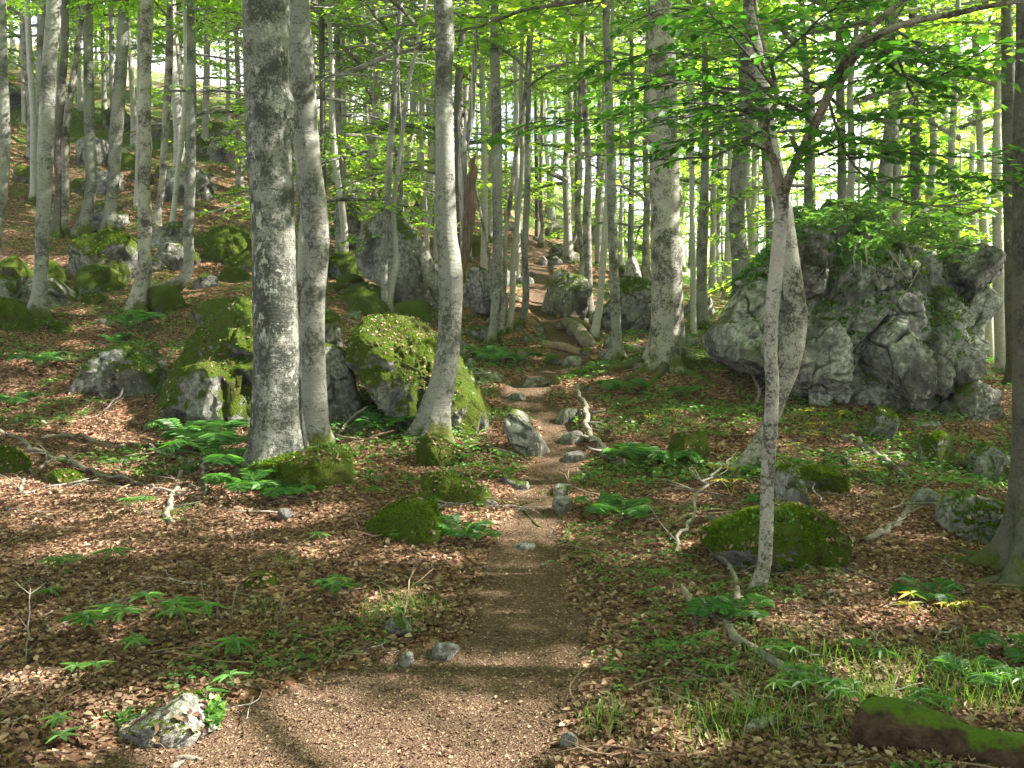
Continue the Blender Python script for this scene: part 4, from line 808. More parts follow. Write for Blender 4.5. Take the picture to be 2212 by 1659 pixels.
rock([(328, 568), (335, 535), (370, 524), (398, 533), (402, 575), (350, 585)], 'white sunlit rock beside the knotty pale beech', 'm1', None, .7, 21, 4, .9)
rock([(440, 555), (450, 505), (490, 490), (540, 508), (565, 560), (500, 578), (450, 575)], 'green mossy boulder uphill of the thickest trunk', 'm3', None, 1.1, 22, 5, .9, 6, 1500, L=.04)
rock([(-40, 700), (-15, 652), (30, 650), (62, 690), (52, 714), (0, 720)], 'green mossy rock cut off by the picture edge below the slope trees', 'm3', None, .8, 23, 5, .8, 6, 1500, L=.03)
rock([(-25, 605), (0, 542), (30, 552), (60, 585), (72, 606), (20, 616)], 'pale rock streaked with moss at the picture edge beside the lowest beech', 'm2', None, .9, 24, 5, .9)
rock([(100, 603), (108, 562), (125, 570), (140, 600), (125, 614)], 'small mossy rock behind the smooth lowest beech', 'm3', None, .4, 25, 4, .8)
rock([(176, 650), (188, 638), (215, 636), (232, 650), (220, 662), (190, 662)], 'low moss hummock on the leaf litter uphill of the dark slab', 'm3', None, .4, 26, 4, .6, 4, 500)
rock([(100, 712), (118, 700), (140, 700), (156, 712), (140, 722), (110, 722)], 'little moss hummock below the smooth lowest beech', 'm3', None, .4, 27, 4, .6, 4, 400)
rock([(-20, 1015), (-20, 965), (20, 972), (55, 1005), (40, 1024)], 'mossy stone at the picture edge above the long bare roots', 'm3', None, .4, 28, 4, .6, 4, 700)
rock([(98, 1045), (110, 1022), (150, 1014), (180, 1030), (182, 1046), (140, 1052)], 'squat mossy stone crossed by the long bare roots', 'm2', None, .3, 29, 4, .7, 5, 700, L=.015)
rock([(222, 1612), (236, 1572), (290, 1555), (345, 1530), (390, 1512), (445, 1518), (488, 1550), (440, 1580), (340, 1608), (240, 1626)], 'flat whitish ledge with moss breaking through the near leaves', 'white', None, .42, 30, 6, .75, 12, 1500, 500, L=.010)
rock([(825, 1350), (845, 1333), (878, 1338), (888, 1362), (862, 1376), (832, 1370)], 'small pale stone in a tuft of grass', 'm1', None, .15, 31, 4, .7)
rock([(858, 1442), (868, 1415), (890, 1410), (895, 1438), (880, 1448)], 'broken grey stone at the path edge, smaller of the pair', 'm0', None, .1, 32, 4, .8)
rock([(925, 1420), (938, 1392), (975, 1390), (998, 1405), (990, 1420), (950, 1432)], 'broken grey stone at the path edge, larger of the pair', 'm0', None, .14, 33, 4, .8)
rock([(527, 1262), (540, 1243), (580, 1240), (598, 1262), (585, 1272), (545, 1270)], 'half buried mossy stone among the sticks in the leaves', 'm2', None, .2, 34, 4, .7, 4, 500, L=.010)
rock([(1210, 1618), (1212, 1592), (1228, 1582), (1246, 1592), (1248, 1620), (1230, 1626)], 'lone grey stone sitting in the middle of the near path', 'm0', None, .07, 35, 4, .6, 7)
rock([(425, 355), (430, 300), (470, 283), (540, 286), (562, 330), (562, 374), (480, 374), (440, 368)], 'pale rock outcrop with a mossy cap high on the slope', 'm1', 34, 3.0, 36, 5, 1.2, 10)
rock([(-30, 250), (0, 178), (30, 185), (60, 215), (62, 250)], 'blue-grey rock face high at the picture corner', 'm1', 38, 3, 37, 5, 1.2)
rock([(160, 330), (175, 300), (215, 298), (235, 320), (232, 350), (190, 352)], 'grey boulder uphill between the leaning beeches', 'm1', 30, 1.4, 38, 4, 1.0)
rock([(210, 265), (225, 235), (262, 232), (275, 255), (262, 275)], 'dark mossy outcrop behind the leaning beeches', 'm2', 38, 2, 39, 4, 1.0)
rock([(762, 560), (780, 500), (810, 470), (842, 446), (885, 478), (915, 520), (942, 580), (948, 632), (900, 640), (845, 600), (790, 578)], 'tall pointed grey rock with ferns on its shoulder', 'm1', 18.3, 1.8, 40, 5, .8, 9, 600, 900)
rock([(720, 500), (735, 458), (765, 445), (790, 470), (785, 510), (750, 520)], 'cracked grey rock just uphill of the tall pointed one', 'm1', 24, 1.2, 41, 4, 1.2)
rock([(715, 415), (735, 395), (760, 400), (768, 430), (740, 440)], 'pale knob of rock above the cracked grey one', 'm1', 30, 1.2, 42, 4, 1.2)
rock([(995, 600), (1015, 578), (1060, 588), (1092, 640), (1062, 658), (1008, 644)], 'mossy grey rock at the foot of the broken snag', 'm1', 17.6, 1.1, 43, 5, 1.0, 8, 500, 300)
rock([(1168, 672), (1185, 612), (1220, 590), (1262, 600), (1282, 640), (1278, 684), (1220, 692)], 'grey furrowed outcrop on the bank where the path climbs', 'm1', None, 1.5, 44, 5, 1.0, 8, 500, 300)
rock([(1330, 700), (1335, 612), (1370, 597), (1412, 612), (1432, 680), (1422, 742), (1350, 742)], 'blocky grey outcrop between the straight grey and the burled trunk', 'm1', 17.5, 1.4, 45, 5, 1.2, 10, 500, 300)
rock([(1348, 600), (1356, 560), (1372, 556), (1384, 590), (1380, 612)], 'white pillar of rock behind the blocky outcrop', 'white', 23, .6, 46, 4, .8)
rock([(1480, 700), (1495, 640), (1530, 630), (1545, 670), (1540, 712), (1505, 722)], 'small grey rock behind the very straight slim beech', 'm1', 20, 1.0, 47, 4, 1.0)
rock([(1000, 712), (1015, 705), (1060, 706), (1068, 722), (1040, 740), (1005, 735)], 'low grey stone ahead of the clump of four beeches', 'm1', None, .5, 48, 4, .9)
rock([(1518, 1178), (1545, 1137), (1600, 1115), (1680, 1100), (1760, 1110), (1830, 1148), (1865, 1190), (1886, 1235), (1882, 1300), (1822, 1314), (1790, 1288), (1700, 1255), (1600, 1230), (1540, 1205)],
     'broad boulder draped in thick moss behind the curved-foot tree', 'm3', 5.7, 1.15, 49, 6, .85, 9, 16000, 500, L=.020)
rock([(1672, 1092), (1678, 1018), (1710, 1008), (1738, 1042), (1752, 1092), (1710, 1104)], 'pointed pale rock on top of the bank behind the mossy boulder', 'm1', 7.2, .55, 50, 5, .7, 9, 400)
rock([(1732, 1050), (1742, 1012), (1800, 1014), (1836, 1026), (1834, 1060), (1780, 1068)], 'flat-topped moss-covered stone beside the pointed pale rock', 'm3', None, .5, 51, 5, .6, 6, 2200, L=.02)
rock([(1438, 992), (1455, 945), (1500, 930), (1526, 942), (1522, 992), (1480, 1012)], 'mossy stump-like stone beside the ferns uphill of the twin trunks', 'm3', None, .6, 52, 5, .8, 6, 2000, L=.02)
rock([(2036, 1152), (2048, 1092), (2090, 1066), (2150, 1076), (2184, 1110), (2152, 1162), (2110, 1180), (2060, 1168)], 'grey angular boulder with moss on top beside the buttressed trunk', 'm1', None, .8, 53, 5, .8, 10, 1500, 250, L=.02)
rock([(1972, 1092), (1985, 1063), (2010, 1055), (2030, 1075), (2015, 1100)], 'small dark stone with a white chipped corner', 'm0', None, .3, 54, 4, .9)
rock([(2100, 1032), (2110, 975), (2150, 962), (2190, 990), (2188, 1034), (2140, 1045)], 'dark grey boulder below the end of the crag', 'm1', None, .7, 55, 5, .9, 8, 300)
rock([(1995, 1005), (2000, 945), (2030, 932), (2056, 950), (2052, 1010), (2020, 1018)], 'square rock with a mossy lid below the crag', 'm2', None, .6, 56, 5, .8, 8, 900, L=.02)
rock([(1885, 925), (1892, 885), (1915, 878), (1934, 888), (1930, 930), (1905, 938)], 'mossy pointed stone leaning on the front of the crag', 'm2', 10.0, .4, 57, 4, .8, 6, 500, L=.02)
for i, (ol, lab, m, th) in enumerate([
    ([(1200, 908), (1210, 886), (1240, 880), (1260, 892), (1256, 914), (1225, 920)], 'dark ribbed stone on the path side near the crooked dead branch', 'm1', .4),
    ([(1204, 956), (1218, 938), (1252, 930), (1264, 942), (1245, 960), (1220, 964)], 'grey shelving stone between the white wedge and the crooked dead branch', 'm0', .4),
    ([(1120, 832), (1135, 818), (1175, 816), (1188, 828), (1160, 840), (1130, 840)], 'flat pale stone set in the path below the log', 'm0', .5),
    ([(1095, 862), (1108, 850), (1130, 850), (1138, 862), (1120, 870), (1100, 868)], 'small flat stone at the path edge below the flat pale one', 'm0', .3),
    ([(1212, 995), (1225, 978), (1258, 975), (1268, 992), (1245, 1002), (1222, 1002)], 'buff slab flush with the path beside the white wedge', 'm0', .3),
    ([(1105, 1186), (1115, 1176), (1155, 1174), (1160, 1184), (1140, 1190)], 'thin flat stone lying alone in the path beyond the near bend', 'm0', .14),
    ([(1194, 1062), (1200, 1048), (1230, 1048), (1250, 1060), (1240, 1070), (1205, 1070)], 'sunlit white stone at the step in the path', 'white', .3),
    ([(1192, 1100), (1198, 1075), (1225, 1070), (1240, 1090), (1235, 1110), (1208, 1114)], 'fractured grey stone under the sunlit white one', 'm0', .3),
    ([(1108, 1058), (1115, 1042), (1140, 1040), (1148, 1056), (1130, 1064)], 'yellowish rounded stone in the sunlit step of the path', 'm1', .2),
    ([(1170, 785), (1182, 768), (1205, 766), (1214, 780), (1205, 792), (1180, 792)], 'rounded mossy cobble below the crossing roots', 'm2', .3),
    ([(1210, 785), (1222, 772), (1250, 770), (1262, 785), (1250, 797), (1222, 797)], 'pale lumpy stone in the path beside the mossy cobble', 'm0', .4),
    ([(1200, 705), (1207, 697), (1222, 698), (1225, 708), (1212, 714)], 'round grey stone at the head of the sawn log', 'm0', .2),
    ([(1172, 668), (1180, 655), (1196, 655), (1202, 668), (1190, 676)], 'pale block under the furrowed outcrop', 'm0', .3),
    ([(1188, 605), (1194, 588), (1222, 584), (1236, 596), (1225, 608)], 'broken white rubble stone topping the furrowed outcrop', 'white', .4),
    ([(1160, 570), (1166, 555), (1178, 556), (1182, 568), (1172, 576)], 'pale stone on the upper path bank by the bent trunk', 'm0', .4),
    ([(1238, 516), (1245, 500), (1262, 498), (1270, 512), (1258, 522)], 'white stone above the bent mossy trunk', 'white', .5)]):
    rock(ol, lab, m, None, th, 70 + i, 4, .7, 7, name='stone')
g = rng(9); k = 0
sv = [rock_geo([(0, 50), (20, 10), (60, 0), (95, 25), (100, 70), (50, 90)], 4, .16, 500 + i, 3, 1.0, 8, down=1)[:1][0] for i in range(4)]
SVM = [mesh('stone', (v - v.mean(0)) * (1.0 / np.ptp(v[:, 0])), [ico(3)[1]], [M_ROCK['m0'] if i % 2 else M_ROCK['m1']]) for i, v in enumerate(sv)]
tries = 0
while k < 90 and tries < 9000:
    tries += 1; u, v = g.uniform(-20, 2230), 1659 - 1130 * g.random() ** .75
    h = hit(u, v)
    if h is None or h[1] > 36: continue
    pmk = path_mask([h[0]], [h[1]])[0]
    if pmk < .08 and g.random() < .72: continue
    s = g.uniform(.03, .075) if h[1] < 7 else g.uniform(.08, .28) if h[1] < 16 else g.uniform(.15, .6)
    if .25 < pmk: s *= .4
    o = obj('stone', SVM[k % 4], None, h + [0, 0, s * .02]); o.scale = (s, s * g.uniform(.7, 1.3), s * g.uniform(.5, .9)); o.rotation_euler = (g.uniform(0, 6), g.uniform(-.5, .5), g.uniform(0, 6))
    tag(o, ['small loose limestone lying on the path or its edge', 'small limestone poking out of the leaf litter'][0 if pmk > .08 else 1], 'stone', ['loose stones along the path', 'stones in the leaf litter'][0 if pmk > .08 else 1]); k += 1
g = rng(19); k = 0; tries = 0
while k < 90 and tries < 20000:
    tries += 1; u, v = g.uniform(900, 1500), g.uniform(500, 870); h = hit(u, v)
    if h is None or h[1] > 34: continue
    pmk = path_mask([h[0]], [h[1]])[0]
    if pmk < .02 and g.random() < .8 or pmk > .45 or v > 800: continue
    s = g.uniform(.12, .42) * (1 if pmk < .3 else .6) * (1 + .02 * (h[1] - 14)); o = obj('stone', SVM[k % 4], None, h + [0, 0, s * .05]); o.scale = (s, s * g.uniform(.7, 1.3), s * g.uniform(.6, 1.0)); o.rotation_euler = (g.uniform(0, 6), g.uniform(-.5, .5), g.uniform(0, 6))
    tag(o, 'rough limestone rubble lining the climbing part of the path', 'stone', 'rubble along the climbing path'); k += 1
RBV = [rock_geo([(0, 60), (15, 15), (60, 0), (100, 20), (112, 66), (60, 84)], 5, .24, 560 + i, 4, 1.1, 9)[0] for i in range(4)]; RBM = []
for i, v in enumerate(RBV): RBM.append(mesh('boulder', (v - v.mean(0)) / np.ptp(v[:, 0]), [ico(4)[1]], [M_ROCK[['m1', 'm2', 'm3', 'm1'][i]]], None, {'crev': CREV[0]}))
g = rng(23); k = 0; tries = 0
while k < 64 and tries < 9000:
    tries += 1; u, v = g.uniform(-20, 1480), g.uniform(250, 720); h = hit(u, v)
    if h is None or h[1] < 15 or h[1] > 48 or path_mask([h[0]], [h[1]])[0] > .03 or (h[1] < 20 and u < 320 and g.random() < .7): continue
    s = g.uniform(.35, 1.2) * (.7 + .02 * h[1]); o = obj('boulder', RBM[int(g.integers(4))], None, h + [0, 0, s * .10]); o.scale = (s, s * g.uniform(.7, 1.2), s * g.uniform(.7, 1.1)); o.rotation_euler = (g.uniform(-.25, .25), g.uniform(-.25, .25), g.uniform(0, 6))
    tag(o, 'mossy limestone boulder scattered among the trunks of the upper slope', 'rock', 'mossy boulders scattered over the upper slope'); k += 1
# ---- the great crag: several blocks of one outcrop
CR0 = gp(*at(1840, 880, 11.4)[:2]); crag = thing('rock_crag', CR0, 'huge weathered limestone crag overgrown with moss and shrubs on top', 'rock crag')
CB = [([(1560, 760), (1580, 690), (1630, 600), (1680, 528), (1712, 468), (1780, 440), (1860, 446), (1960, 446), (2050, 498), (2112, 538), (2125, 600), (2085, 690), (2060, 760), (2080, 850), (2110, 900), (2050, 930), (1950, 905), (1830, 865), (1720, 855), (1640, 805)], 13.4, 3.2, 'big', 7, 1.15, 10),
      ([(1840, 730), (1890, 695), (1950, 712), (1992, 780), (2040, 880), (1995, 903), (1935, 900), (1880, 850), (1850, 790)], 12.75, 1.7, 'big', 6, .8, 9),
      ([(2150, 585), (2154, 620), (2125, 690), (2070, 760), (2010, 835), (1985, 800), (2015, 720), (2075, 640), (2110, 560)], 13.2, 1.7, 'big', 5, .8, 9),
      ([(2050, 545), (2090, 532), (2140, 560), (2158, 600), (2130, 625), (2085, 622), (2050, 590)], 13.1, 1.6, 'big', 5, .9, 9),
      ([(2062, 735), (2095, 722), (2120, 745), (2112, 800), (2065, 838), (2035, 815), (2042, 765)], 12.9, 1.2, 'big', 5, .9, 8),
      ([(2060, 845), (2120, 815), (2150, 850), (2185, 900), (2196, 965), (2100, 978), (2010, 960), (1990, 900)], 12.7, 1.6, 'big', 6, 1.3, 12),
      ([(1525, 728), (1570, 682), (1612, 622), (1655, 600), (1690, 660), (1700, 760), (1640, 796), (1565, 768)], 13.2, 2.0, 'big', 6, 1.0, 9),
      ([(1712, 528), (1750, 512), (1785, 570), (1795, 640), (1752, 662), (1712, 625)], 12.6, .9, 'big', 5, 1.1, 9),
      ([(1712, 690), (1760, 665), (1810, 720), (1830, 790), (1800, 850), (1720, 860), (1700, 780)], 12.7, 1.4, 'big', 6, 1.0, 10),
      ([(1868, 575), (1895, 545), (1940, 542), (1962, 590), (1930, 628), (1885, 628)], 12.55, .8, 'big', 5, 1.0, 8),
      ([(1875, 640), (1930, 625), (1985, 650), (1990, 700), (1940, 720), (1885, 705)], 12.7, 1.1, 'big', 5, 1.1, 9),
      ([(1930, 915), (2000, 905), (2060, 920), (2090, 960), (2020, 975), (1940, 950)], 12.2, 1.0, 'big', 5, 1.1, 9)]
for i, (ol, dc, th, mk, sb, rg_, ct) in enumerate(CB):
    P, Fq, c = rock_geo(ol, dc - 1.25, th, 900 + i * 7, sb, rg_, ct, down=1.12 if i in (0, 5, 6, 8, 11) else 1.0, cell=.12, p=2.8)
    obj('block', mesh('block', P - CR0, [Fq], [M_ROCK[mk]], None, {'crev': CREV[0]}), crag)
    if i == 0:
        tufts('moss', P, Fq, 16000, 31, crag, CR0, L=.05, thr=.25, nth=-.2); tufts('shrub', P, Fq, 13000, 32, crag, CR0, L=.085, m=M_HERB, thr=.3, nth=.0, wid=.45, freq=1.1, spread=1.3, ntop=c[2] + .35)
        tufts('creeper', P, Fq, 2600, 33, crag, CR0, L=.05, m=M_HERB, thr=-.3, nth=.22, wid=.6, freq=1.6, hang=.9, ntop=c[2] - .3)
g = rng(66)   # twiggy growth along its crest
BO2 = []; 
for i in range(44):
    u = g.uniform(1690, 2110); vb = np.interp(u, [1690, 1780, 1960, 2050, 2110], [510, 470, 475, 520, 552]) + g.uniform(0, 30); du = g.normal(0, 45)
    BO2.append([(u, vb), (u + du * .5, vb - g.uniform(15, 32)), (u + du * 1.1, vb - g.uniform(10, 45))])
obj('shrub', bough_crown('shrub', BO2, [(11.5 + g.uniform(-.9, 1.0),) * 2 for _ in BO2], CR0, 67, .075, .05, 22, .42, M_HERB, .006), crag)
G = Geo()
for i in range(9):
    u = g.uniform(1830, 2040); v = g.uniform(520, 600); sw = g.normal(0, 6); P = catmull(np.array([at(u + sw * k + g.normal(0, 2), v + k * 17, 10.75 - .03 * k) for k in range(5)]) - CR0, 14)
    gtube(G, P, np.linspace(.010, .003, 14), 5, 0, wob=.2)
obj('roots', G.mesh('roots', [M_BARK['stick']]), crag)
print('rocks', round(time.time() - T0, 1))

# ---------------------------------------------------------------- fallen wood
def stick(pts, label, m='stick', name='fallen_branch', cat='fallen branch', group=None, forks=(), lift=.3, seg=9, wob=.14, hs=None):
    def path(L, hs_=None):
        P = []; r_ = []
        for i, (u, v, w) in enumerate(L):
            h = hit(u, v)
            if h is None: continue
            rr = w * mpp(h[1]) * (.5 if name != 'fallen_branch' else .40); P.append(h + [0, 0, rr * lift + (hs_[i] if hs_ else 0)]); r_.append(rr)
        return np.array(P), np.array(r_)
    P, r_ = path(pts, hs); O = P[0].copy(); O[2] -= r_[0]
    nf = path_fix = None
    if len(P) > 2 and name == 'fallen_branch' and not forks:      # kinks and short side twigs
        gs = rng(int(abs(P[0][0] * 1000)) + 5); Lt = np.linalg.norm(P[-1] - P[0]); n2 = len(P) * 4; Q = catmull(np.column_stack([P, r_]), n2); Q[:, :2] += gs.normal(0, .008 * Lt, (n2, 2)) * np.sin(np.linspace(0, 3.14, n2))[:, None]; Q[:, 2] += np.abs(gs.normal(0, .007 * Lt, n2)); P, r_ = Q[:, :3], Q[:, 3]
        GT = Geo(); gtube(GT, P - O, r_, seg, 0, wob=wob + .1, seed=7)
        for q in range(int(2 + Lt * 2.2)):
            i = int(gs.integers(1, n2 - 1)); d_ = norm((P[-1] - P[0])[None])[0]; sd = np.array([-d_[1], d_[0], 0]) * gs.choice([-1, 1]); l_ = gs.uniform(.08, .30) * min(1.3, Lt)
            e_ = P[i] + (d_ * .7 + sd * gs.uniform(.4, 1) + [0, 0, gs.uniform(.05, .6)]) * l_; m_ = (P[i] + e_) / 2 + gs.normal(0, .06, 3) * l_
            gtube(GT, np.array([P[i], m_, e_]) - O, np.array([.5, .38, .15]) * max(r_[i], .006), 6, 0)
        return tag(obj(name, GT.mesh(name, [M_BARK[m]]), None, O), label, cat, group)
    me = lambda P, r_, n: trunk_mesh(n, P - O, r_, M_BARK[m], seg, wob, int(abs(P[0][0] * 99)) % 97, step=max(.03, r_[0] * 1.2))
    if forks:
        t = thing(name, O, label, cat, group); obj('stem', me(P, r_, 'stem'), t)
        for f, fh in forks: Pf, rf = path(f, fh); obj('side_branch', me(Pf, rf, 'side_branch'), t)
        return t
    return tag(obj(name, me(P, r_, name), None, O), label, cat, group)
stick([(1840, 1500, 24), (1770, 1480, 30), (1700, 1455, 32), (1640, 1420, 30), (1590, 1388, 28), (1568, 1352, 24), (1535, 1340, 20), (1508, 1345, 17), (1500, 1352, 14)], 'thick grey dead branch with upright fork lying across the litter', lift=.75, forks=[
    ([(1568, 1350, 20), (1583, 1330, 17), (1592, 1308, 21), (1592, 1288, 13), (1586, 1266, 12), (1572, 1244, 9), (1554, 1226, 4)], [0, .02, .03, .05, .06, .08, .09]), ([(1515, 1342, 17), (1500, 1325, 18), (1482, 1300, 16), (1474, 1286, 12)], [.02, .03, .04, .04])])
stick([(1700, 1440, 12), (1760, 1455, 13), (1830, 1482, 13), (1880, 1508, 12), (1912, 1514, 9)], 'brown branch continuing beyond the thick grey dead branch', 'brownstick')
stick([(1247, 850, 9), (1250, 875, 14), (1264, 905, 17), (1270, 935, 17), (1288, 965, 20), (1312, 990, 22), (1345, 1008, 20)], 'crooked grey branch reaching down toward the path', hs=[.1, .1, .08, .05, .02, 0, 0])
ROOT = 'bare roots and branches snaking over the litter'
stick([(-10, 935, 14), (25, 947, 14), (50, 957, 14), (70, 979, 13), (125, 994, 12), (165, 1009, 12), (220, 1029, 11), (280, 1044, 11), (325, 1054, 9), (350, 1067, 7)], 'long bare root snaking in from the picture edge', group=ROOT)
stick([(90, 949, 8), (150, 944, 11), (210, 959, 12), (280, 974, 13), (325, 974, 14), (360, 989, 15), (400, 997, 15), (413, 1006, 16), (392, 1024, 16), (384, 1060, 15)], 'wavy bare root ending in a hook near the big fern', group=ROOT)
stick([(384, 1058, 16), (370, 1076, 16), (367, 1099, 17), (358, 1112, 18), (362, 1124, 18), (374, 1132, 15)], 'short knobbly root piece below the hooked one', group=ROOT)
stick([(446, 1008, 10), (440, 1030, 11), (446, 1052, 10), (444, 1072, 9)], 'short upright kinked root beside the big fern', group=ROOT, hs=[.12, .06, .02, 0])
stick([(364, 1063, 12), (400, 1074, 12), (440, 1078, 10), (482, 1075, 7)], 'brown stick pointing toward the fern below the roots', 'brownstick')
stick([(45, 1065, 10), (50, 1045, 12), (80, 1020, 10), (100, 1003, 11), (125, 994, 9)], 'forked root joining the long bare root at the mossy stone', group=ROOT)
stick([(200, 905, 3), (235, 890, 4), (270, 860, 5), (296, 832, 4)], 'thin stick propped against the dark slab', hs=[0, .05, .1, .2])
BR = ['stick', 'stick', 'brownstick']
for i, (L, lab) in enumerate([
    ([(0, 1480, 8), (30, 1450, 10), (70, 1400, 10), (110, 1370, 10), (160, 1345, 11), (225, 1318, 11), (262, 1300, 9)], 'long pale stick slanting up through the palmate herbs'),
    ([(10, 1297, 8), (40, 1270, 9), (80, 1250, 9), (105, 1235, 7)], 'curved stick close to the picture edge'),
    ([(85, 1225, 5), (105, 1203, 6), (145, 1195, 5)], 'short bent stick uphill of the curved one'),
    ([(480, 1262, 4), (505, 1240, 6), (545, 1228, 6), (558, 1205, 6)], 'twig with a raised tip next to the half buried mossy stone'),
    ([(520, 1236, 5), (560, 1240, 7), (600, 1242, 6), (612, 1232, 3)], 'pale twig lying over the half buried mossy stone'),
    ([(595, 1165, 5), (640, 1178, 8), (690, 1180, 9), (742, 1192, 8)], 'bright stick in the big sun fleck'),
    ([(732, 1290, 8), (780, 1260, 10), (830, 1240, 9), (852, 1222, 7)], 'grey stick with tangled twigs above the grass tuft'),
    ([(750, 1200, 4), (800, 1250, 5), (860, 1275, 6), (890, 1300, 4)], 'thin twig crossing the grey tangled stick'),
    ([(870, 1345, 3), (888, 1280, 4), (905, 1262, 4)], 'upright bare twig in the grass tuft'),
    ([(450, 1350, 5), (520, 1318, 7), (560, 1300, 5)], 'curving stick behind the dry stalks'),
    ([(830, 1462, 6), (850, 1440, 8), (880, 1425, 6)], 'short stick beside the broken grey stones'),
    ([(700, 935, 7), (740, 960, 9), (780, 980, 9), (815, 990, 7)], 'weathered stick below the smooth leaning trunk'),
    ([(765, 925, 6), (800, 945, 7), (850, 948, 8), (905, 930, 6)], 'dry branch lying toward the curving trunk'),
    ([(720, 960, 6), (745, 935, 8), (770, 922, 9), (795, 918, 6)], 'broken branch end poking up by the smooth leaning trunk'),
    ([(1390, 1160, 12), (1430, 1148, 13), (1480, 1120, 14), (1530, 1105, 10)], 'pale forked branch lying level behind the dead twiggy bough'),
    ([(1458, 1205, 6), (1465, 1180, 9), (1492, 1140, 10), (1510, 1090, 9), (1540, 1065, 7), (1570, 1040, 5), (1590, 1025, 3)], 'dead twiggy bough leaning up toward the twin trunks'),
    ([(1424, 1058, 6), (1470, 1060, 8), (1520, 1066, 7), (1560, 1080, 5)], 'level pale twig above the pale forked branch'),
    ([(1238, 1128, 6), (1255, 1140, 9), (1290, 1158, 8), (1330, 1168, 5)], 'short curved stick beside the path fern'),
    ([(1300, 1453, 10), (1345, 1438, 12), (1385, 1434, 11), (1440, 1440, 9)], 'pale curved stick on the litter beside the near path'),
    ([(1355, 1466, 8), (1375, 1456, 16), (1395, 1452, 8)], 'flat splinter of wood below the pale curved stick'),
    ([(1340, 1545, 8), (1400, 1535, 12), (1465, 1525, 9)], 'straight pale stick above the near grass tufts'),
    ([(1240, 1268, 6), (1290, 1258, 7), (1350, 1240, 5)], 'thin dry stick near the bend of the litter bank'),
    ([(1250, 1300, 5), (1300, 1296, 8), (1330, 1290, 5)], 'dark short stick at the path edge'),
    ([(1280, 1345, 6), (1350, 1380, 7), (1420, 1400, 5)], 'dark root line in the litter toward the dead branch'),
    ([(1690, 955, 7), (1750, 975, 12), (1810, 990, 13), (1860, 1030, 12), (1920, 1055, 8)], 'long branch running down the bank under the crag'),
    ([(1820, 948, 14), (1850, 955, 18), (1890, 985, 19), (1930, 1010, 17), (1965, 1040, 12)], 'stout curved branch on the bank under the crag'),
    ([(1780, 925, 5), (1840, 935, 7), (1895, 930, 9), (1902, 915, 5)], 'twiggy branch with a hooked end under the crag'),
    ([(1870, 1168, 18), (1910, 1155, 18), (1950, 1130, 16), (1965, 1098, 14), (1985, 1070, 10), (2008, 1038, 7)], 'bleached branch bending up beside the angular boulder'),
    ([(1625, 885, 9), (1640, 860, 10), (1622, 825, 9), (1615, 800, 6)], 'hooked branch standing up before the crag'),
    ([(1492, 890, 7), (1500, 868, 7), (1525, 845, 5)], 'bent dry twig below the burled trunk'),
    ([(1700, 1130, 4), (1740, 1175, 5), (1752, 1230, 5), (1756, 1285, 4)], 'dry twig hanging over the broad mossy boulder'),
    ([(1755, 1292, 5), (1790, 1282, 6), (1812, 1275, 5)], 'forked twig at the sunlit foot of the broad mossy boulder'),
    ([(1550, 1640, 5), (1560, 1605, 7), (1620, 1585, 8), (1700, 1600, 7), (1760, 1600, 5)], 'lichen-spotted twig in front of the mossy log'),
    ([(1640, 1420, 4), (1650, 1530, 6), (1720, 1580, 8), (1790, 1610, 9), (1860, 1640, 7)], 'thin dark branch arching toward the mossy log'),
    ([(1600, 1590, 20), (1640, 1570, 34), (1690, 1556, 26), (1705, 1548, 10)], 'chunk of pale rotten wood in the grass near the mossy log'),
    ([(1705, 1560, 22), (1735, 1535, 10), (1748, 1520, 7)], 'broken pale stub beside the rotten wood chunk'),
    ([(370, 1665, 22), (400, 1645, 12), (415, 1635, 5)], 'pale split wood sliver at the bottom of the picture'),
    ([(380, 1640, 14), (410, 1640, 18), (455, 1650, 10)], 'dark charred-looking stick beside the split sliver'),
    ([(340, 1512, 14), (365, 1510, 18), (410, 1505, 14)], 'brown bark piece resting on the flat whitish ledge'),
    ([(55, 1440, 3), (62, 1390, 4), (68, 1345, 3)], 'short upright brown twig near the picture edge'),
    ([(590, 1395, 3), (605, 1360, 4), (618, 1335, 3)], 'thin upright twig beside the palmate seedling'),
    ([(2130, 1350, 4), (2165, 1380, 7), (2200, 1420, 4)], 'twig lying below the buttress roots')]):
    stick(L, lab, BR[i % 3] if i not in (34, 35) else 'dead', hs=[.0] * len(L) if 'upright' not in lab and 'standing' not in lab and 'leaning' not in lab else list(np.linspace(0, .18 if 'leaning' not in lab else .2, len(L))), seg=7)
LG = 'fallen logs on the path side'
stick([(1222, 708, 26), (1245, 722, 30), (1262, 742, 31), (1270, 752, 30)], 'sawn grey log lying end-on beside the path', 'stick', 'log', 'log', seg=14, lift=.8, wob=.1)
stick([(1205, 688, 14), (1235, 690, 15), (1265, 705, 15), (1300, 725, 12), (1380, 760, 11), (1420, 778, 12)], 'long dark pole behind the sawn log', 'brownstick', 'log', 'log', seg=10)
stick([(1180, 752, 16), (1215, 756, 19), (1255, 768, 17)], 'short trunk piece laid across the path as a step', 'brownstick', 'log', 'log', seg=12, lift=.7)
stick([(1150, 728, 9), (1175, 740, 11), (1215, 748, 8)], 'root running across the path above the step log', 'brownstick')
stick([(1140, 722, 7), (1160, 742, 9), (1190, 748, 7)], 'second root crossing the path above the step log', 'brownstick')
stick([(420, 460, 8), (500, 478, 10), (545, 495, 9)], 'dark fallen trunk on the upper slope behind the thickest trunk', 'brownstick', 'log', 'log')
stick([(725, 548, 12), (745, 552, 15), (800, 575, 13), (850, 585, 9)], 'brown log with a round cut end below the tall pointed rock', 'brownstick', 'log', 'log', lift=.7)
